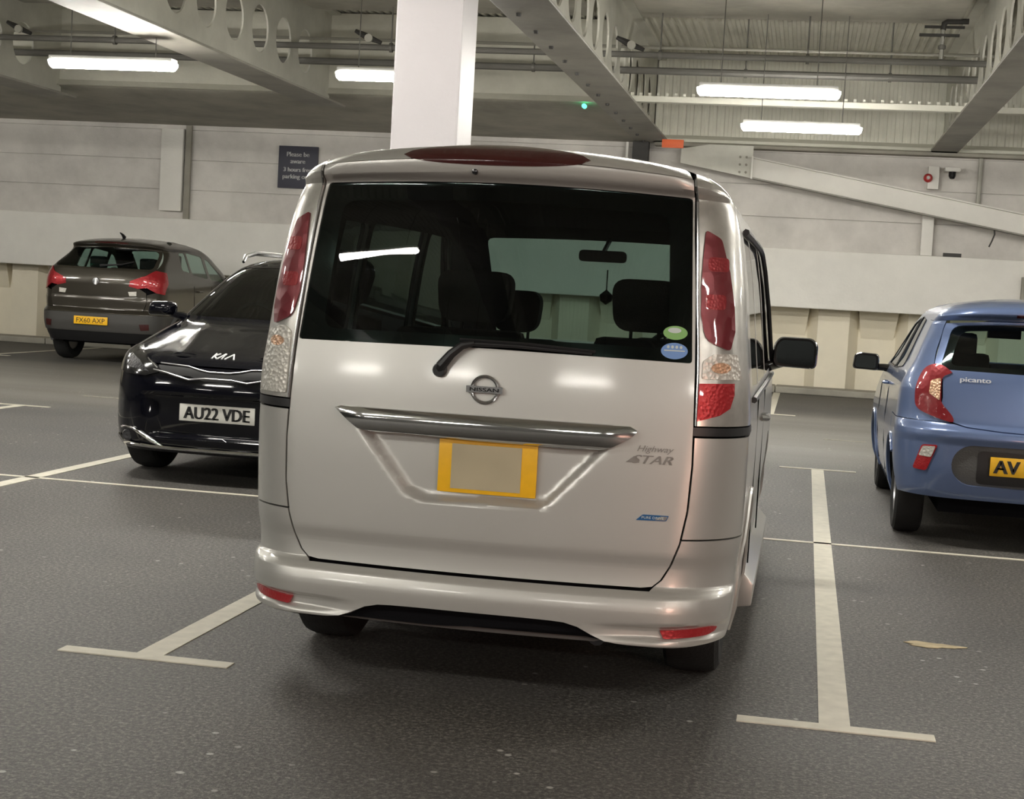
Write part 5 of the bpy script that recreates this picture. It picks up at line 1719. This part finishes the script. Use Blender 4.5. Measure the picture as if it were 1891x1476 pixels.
# ================================================================ BROWN CAR (rear towards us, far left)
def build_brown():
    root = empty('hatchback', (-10.12, 20.9, 0), label='dark brown crossover with red tail lamps parked far left near the wall', category='car')
    S = Shell(
        W=[(.25, .86), (.4, .915), (.6, .94), (.8, .945), (1.0, .945), (1.2, .93), (1.36, .885), (1.5, .83), (1.7, .755), (1.78, .70), (1.83, .60), (1.855, .45)],
        yn=[(.25, .18), (.35, .10), (.50, .02), (.62, .0), (.73, .0), (.77, .04), (.80, .075), (.93, .06), (.97, .07), (1.15, .07), (1.36, .13), (1.42, .19), (1.70, .58), (1.725, .54), (1.76, .50), (1.80, .62), (1.84, .95), (1.855, 1.3)],
        R=[(.2, .30), (1.0, .28), (1.3, .26), (1.85, .22)],
        yf=[(.2, 4.3), (.5, 4.36), (.85, 4.3), (1.0, 4.0), (1.15, 3.45), (1.2, 3.35), (1.5, 2.9), (1.75, 2.4), (1.855, 1.9)], Rf=[(.2, .3), (1.2, .3), (1.8, .2)],
        bulge=.08, crown=[(1.3, 0), (1.7, .04), (1.855, .09)])
    nr = S.near; sx = S.sx
    YJ = 1.10
    def smx(l, n=3, sg=1):
        out = []
        N = len(l)
        for i in range(N):
            a, b = l[i], l[(i + 1) % N]
            for k in range(n):
                t = k / n; x, z = a[0] + (b[0] - a[0]) * t, a[1] + (b[1] - a[1]) * t
                out.append((sg * sx(x, z), z))
        return out
    gr = [(.70, 1.71), (.80, 1.44), (.79, 1.385), (.70, 1.30), (.62, 1.20), (.62, 1.12), (.735, 1.05), (.74, .90), (.70, .79)]
    gate = [(-x, z) for x, z in gr[::-1]] + gr
    gl = roundp([(-.77, 1.40), (0, 1.385), (.77, 1.40), (.675, 1.69), (0, 1.70), (-.675, 1.69)], [.06, 0, .06, .06, 0, .06], 4)
    g = MB(); patch(g, nr, keyhole(smx(gate), [smx(gl)]), .06, .03, .002, .015)
    tg = g.build('tailgate', 'brown', root, angle=40)
    g = MB(); patch(g, nr, smx(gl), .1, .08, -.002, 0)
    g.build('rear_window', 'glass_peu', root)
    zs = [1.715 + (1.8535 - 1.715) * k / 7 for k in range(8)]
    r = [(S.s_of_y(S.ny(z, YJ), z), z) for z in zs]
    g = MB(); patch(g, nr, [(-a, b) for a, b in r[::-1]] + r, .06, .02, 0, .015)
    S.roof(g, 1.8525, 16, 12, 0, 0, .01)
    g.build('roof', 'brown', root, angle=55)
    g = MB(); patch(g, nr, [(-.26, 1.755), (.26, 1.755), (.26, 1.775), (-.26, 1.775)], .08, .02, .004, .005)
    g.build('brake_light', 'red_dark', root)
    g = MB(); g.tube([(-.05, 1.05, 1.86), (-.05, .98, 1.90), (-.05, .90, 1.925)], [.03, .018, .008], 8)
    g.build('roof_aerial', 'black_plastic', root)
    # bumper upper in body colour, lower in grey plastic
    zs = [.73 + (.79 - .73) * k / 3 for k in range(4)]
    r = [(S.s_of_y(YJ - .003, z), z) for z in zs]
    g = MB(); patch(g, nr, [(-a, b) for a, b in r[::-1]] + r, .06, .02, 0, .02)
    bu = g.build('rear_bumper', 'brown', root, angle=45)
    zs = [.46 + (.725 - .46) * k / 14 for k in range(15)]
    r = [(S.s_of_y(.92 - sqrt(max(0, .39**2 - (z - .34)**2)), z), z) for z in zs]
    g = MB(); patch(g, nr, [(-a, b) for a, b in r[::-1]] + r, .06, .03, .0, .02)
    g.build('bumper_lower', 'grey_plastic_light', bu, angle=45)
    zs = [.30 + (.455 - .30) * k / 5 for k in range(6)]
    r = [(S.s_of_y(.52, z), z) for z in zs]
    g = MB(); patch(g, nr, [(-a, b) for a, b in r[::-1]] + r, .06, .03, -.01, .02)
    g.build('valance', 'black_plastic', bu, angle=45)
    g = MB(); g.box(-.26, .26, -.008, .008, -.057, .057)
    pl = g.build('number_plate', 'yellow_plate', root, (-.03, nr(0, .62)[1] - .012, .618), bevel=.003, label='yellow rear number plate')
    g = MB()
    text_on(g, lambda u, v: (u, -.008, v), 'FX60 AXP', 0, 0, w=.44, h=.070, off=.001)
    g.build('plate_lettering', 'ink', pl, smooth=False)
    g = MB(); g.lathe([(0, -.02), (.05, -.015), (.055, 0), (.055, .02)], 16, 'y', tuple(nr(-.01, 1.19)))
    g.tube([Vector(nr(-.01, 1.14)) + Vector((0, -.02, 0)), Vector(nr(-.01, 1.23)) + Vector((0, -.02, 0))], .02, 6)
    g.build('tailgate_badge', 'chrome_dull', tg)
    g = MB(); patch(g, nr, [(-.72, .985), (.72, .985), (.72, 1.0), (-.72, 1.0)], .08, .02, .012, .012)
    g.build('tailgate_ridge', 'brown', tg)
    g = MB(); g.tube([Vector(nr(0, 1.42)) + Vector((0, -.03, 0)), Vector(nr(.3, 1.45)) + Vector((0, -.03, 0)), Vector(nr(.45, 1.50)) + Vector((0, -.02, 0))], [.018, .010, .006], 8)
    g.build('rear_wiper', 'black_plastic', root)
    for sg in (-1, 1):
        L = [(.80, 1.385), (.71, 1.30), (.50, 1.215), (.49, 1.14), (.62, 1.11), (.74, 1.13), (.85, 1.06), (.925, 1.04), (.935, 1.20), (.90, 1.36)]
        g = MB(); patch(g, nr, smx(L, 4, sg), .03, .03, .012, .02)
        lp = g.build('tail_lamp', 'red_lamp_brown', root, angle=50, label='angular red tail lamp')
        g = MB(); patch(g, nr, smx([(.56, 1.145), (.56, 1.20), (.64, 1.22), (.66, 1.14)], 3, sg), .03, .03, .016, .004)
        g.build('brake_lens', 'red_lens_bright', lp)
        g = MB(); patch(g, nr, smx([(.48, 1.06), (.60, 1.07), (.60, 1.005), (.50, 1.0)], 2, sg), .05, .05, .006, .006)
        g.build('reversing_lens', 'clear_lens', root)
        g = MB(); patch(g, nr, smx([(.68, .60), (.80, .605), (.80, .52), (.70, .51)], 2, sg), .05, .05, .006, .006)
        g.build('reflector', 'red_dark', bu)
        zs = [.795 + (1.71 - .795) * k / 24 for k in range(25)]
        inn = interp([(.795, .71), (.90, .745), (1.05, .745), (1.06, .84), (1.10, .93), (1.2, .925), (1.36, .86), (1.385, .80), (1.44, .805), (1.71, .705)])
        p = [(sx(min(inn(z), S.W(z) - .006), z), z) for z in zs] + [(S.s_of_y(YJ, z), z) for z in zs[::-1]]
        g = MB(); patch(g, nr, [(sg * a, b) for a, b in p], .05, .03, 0, .012)
        sd = S.side(sg)
        aR = arch(.92, .34, .39, .25, 16); aF = arch(3.55, .34, .39, .25, 16)
        zr = .34 + sqrt(.39**2 - (.92 - YJ)**2)
        low = [(YJ, zr)] + [(y, z) for y, z in aR if y > YJ + .003] + [(1.4, .28), (3.1, .28)] + aF + [(3.96, .32)]
        poly = S.side_poly(low, YJ, 3.96, 1.8535)
        wins = [roundp([(1.14, 1.42), (1.42, 1.38), (1.42, 1.70), (1.20, 1.69)], .04, 4), roundp([(1.48, 1.36), (2.06, 1.30), (2.06, 1.66), (1.48, 1.71)], .05, 4), roundp([(2.16, 1.29), (2.85, 1.25), (2.30, 1.60), (2.16, 1.64)], .05, 4)]
        patch(g, sd, keyhole(poly, wins), .10, .05, 0, .012, flip=sg < 0)
        b = g.build('side_panel', 'brown', root, angle=40)
        for w in wins:
            g2 = MB(); patch(g2, sd, w, .2, .1, -.001, 0, flip=sg < 0)
            g2.build('side_window', 'glass_clear', b)
        for y in (1.45, 2.16, 3.05):
            g2 = MB(); g2.tube([Vector(sd(y, z)) + Vector((sg * .001, 0, 0)) for z in (.32, .6, .8, 1.0, 1.18)], .004, 4)
            g2.build('door_gap', 'dark', b)
        for y in (1.62, 2.35):
            g2 = MB(); q = Vector(sd(y, 1.10)); g2.tube([q + Vector((0, -.09, 0)), q + Vector((sg * .035, -.07, 0)), q + Vector((sg * .035, .07, 0)), q + Vector((0, .09, 0))], .013, 8)
            g2.build('door_handle', 'brown', b)
        g2 = MB(); g2.tube([Vector(sd(y, z)) + Vector((sg * .006, 0, 0)) for y, z in arch(.92, .34, .40, .28, 16) if y > .45], .03, 8)
        g2.build('arch_trim', 'grey_plastic', b); g2 = MB()
        g2.tube([Vector(sd(y, z)) + Vector((sg * .006, 0, 0)) for y, z in arch(3.55, .34, .40, .28, 16)], .03, 8)
        g2.build('arch_trim', 'grey_plastic', b)
        g = MB(); g.hull([(sg * .90, 2.72, 1.20), (sg * 1.10, 2.70, 1.22), (sg * 1.10, 2.70, 1.34), (sg * .92, 2.72, 1.34)], [(sg * .90, 2.82, 1.20), (sg * 1.06, 2.84, 1.24), (sg * 1.06, 2.84, 1.32), (sg * .92, 2.82, 1.32)])
        g.build('door_mirror', 'gloss_black', root, bevel=.02)
    Rws = roundp([(-.74, 1.26), (.74, 1.26), (.60, 1.70), (-.60, 1.70)], .05, 4)
    g = MB(); patch(g, S.far, keyhole(S.band(.32, 1.8535, 3.96, .05, far=True), [Rws]), .1, .03, 0, .01, flip=True)
    g.build('front_panel', 'brown', root, angle=45)
    g = MB(); patch(g, S.far, Rws, .2, .1, -.003, 0, flip=True)
    g.build('windscreen', 'glass_clear', root)
    g = MB(); patch(g, nr, S.band(.73, 1.36, 1.0, .06), .12, .08, -.04, 0); patch(g, nr, S.band(.35, .73, .48, .06), .12, .08, -.04, 0)
    g.build('inner_panel', 'dark', root, smooth=False)
    g = MB(); g.box(-.60, .60, .3, 4.0, .28, .45); g.box(-.80, .80, 1.4, 3.0, .28, .5)
    g.build('underbody', 'dark', root)
    for x, y, zt, zh, w in ((-.40, 1.0, 1.36, 1.56, .5), (.40, 1.0, 1.36, 1.56, .5), (-.4, 1.9, 1.40, 1.64, .48), (.4, 1.9, 1.40, 1.64, .48)):
        g = MB(); g.box(-w / 2, w / 2, -.4, .06, 0, .14); g.box(-w / 2, w / 2, -.5, -.36, .05, zt - .75); g.box(-.13, .13, -.5, -.39, zt - .73, zh - .75)
        g.build('seat', 'seat', root, (x, y + .4, .75), bevel=.04)
    for x in (-.82, .82):
        for y in (.92, 3.55):
            wheel(root, x, y, .345, .225)
    return root

M['badge_white'] = mat('badge_white', (.85, .85, .85), .3)
M['lamp_dark'] = lens('smoked_lamp_lens', (.03, .03, .035), 60, strength=.8)
M['red_lamp_blue'] = lens('deep_red_lens', (.22, .006, .012), 40, strength=.15)
M['red_lamp_brown'] = lens('vivid_red_lens', (.34, .012, .018), 25, strength=.3)
M['grey_plastic_light'] = mat('mid_grey_plastic', (.055, .053, .05), .5, bump=.1, bscale=120)
M['mirror_dim'] = mat('dim_mirror_glass', (.25, .28, .28), .05, 1)
build_black()
build_blue()
build_brown()
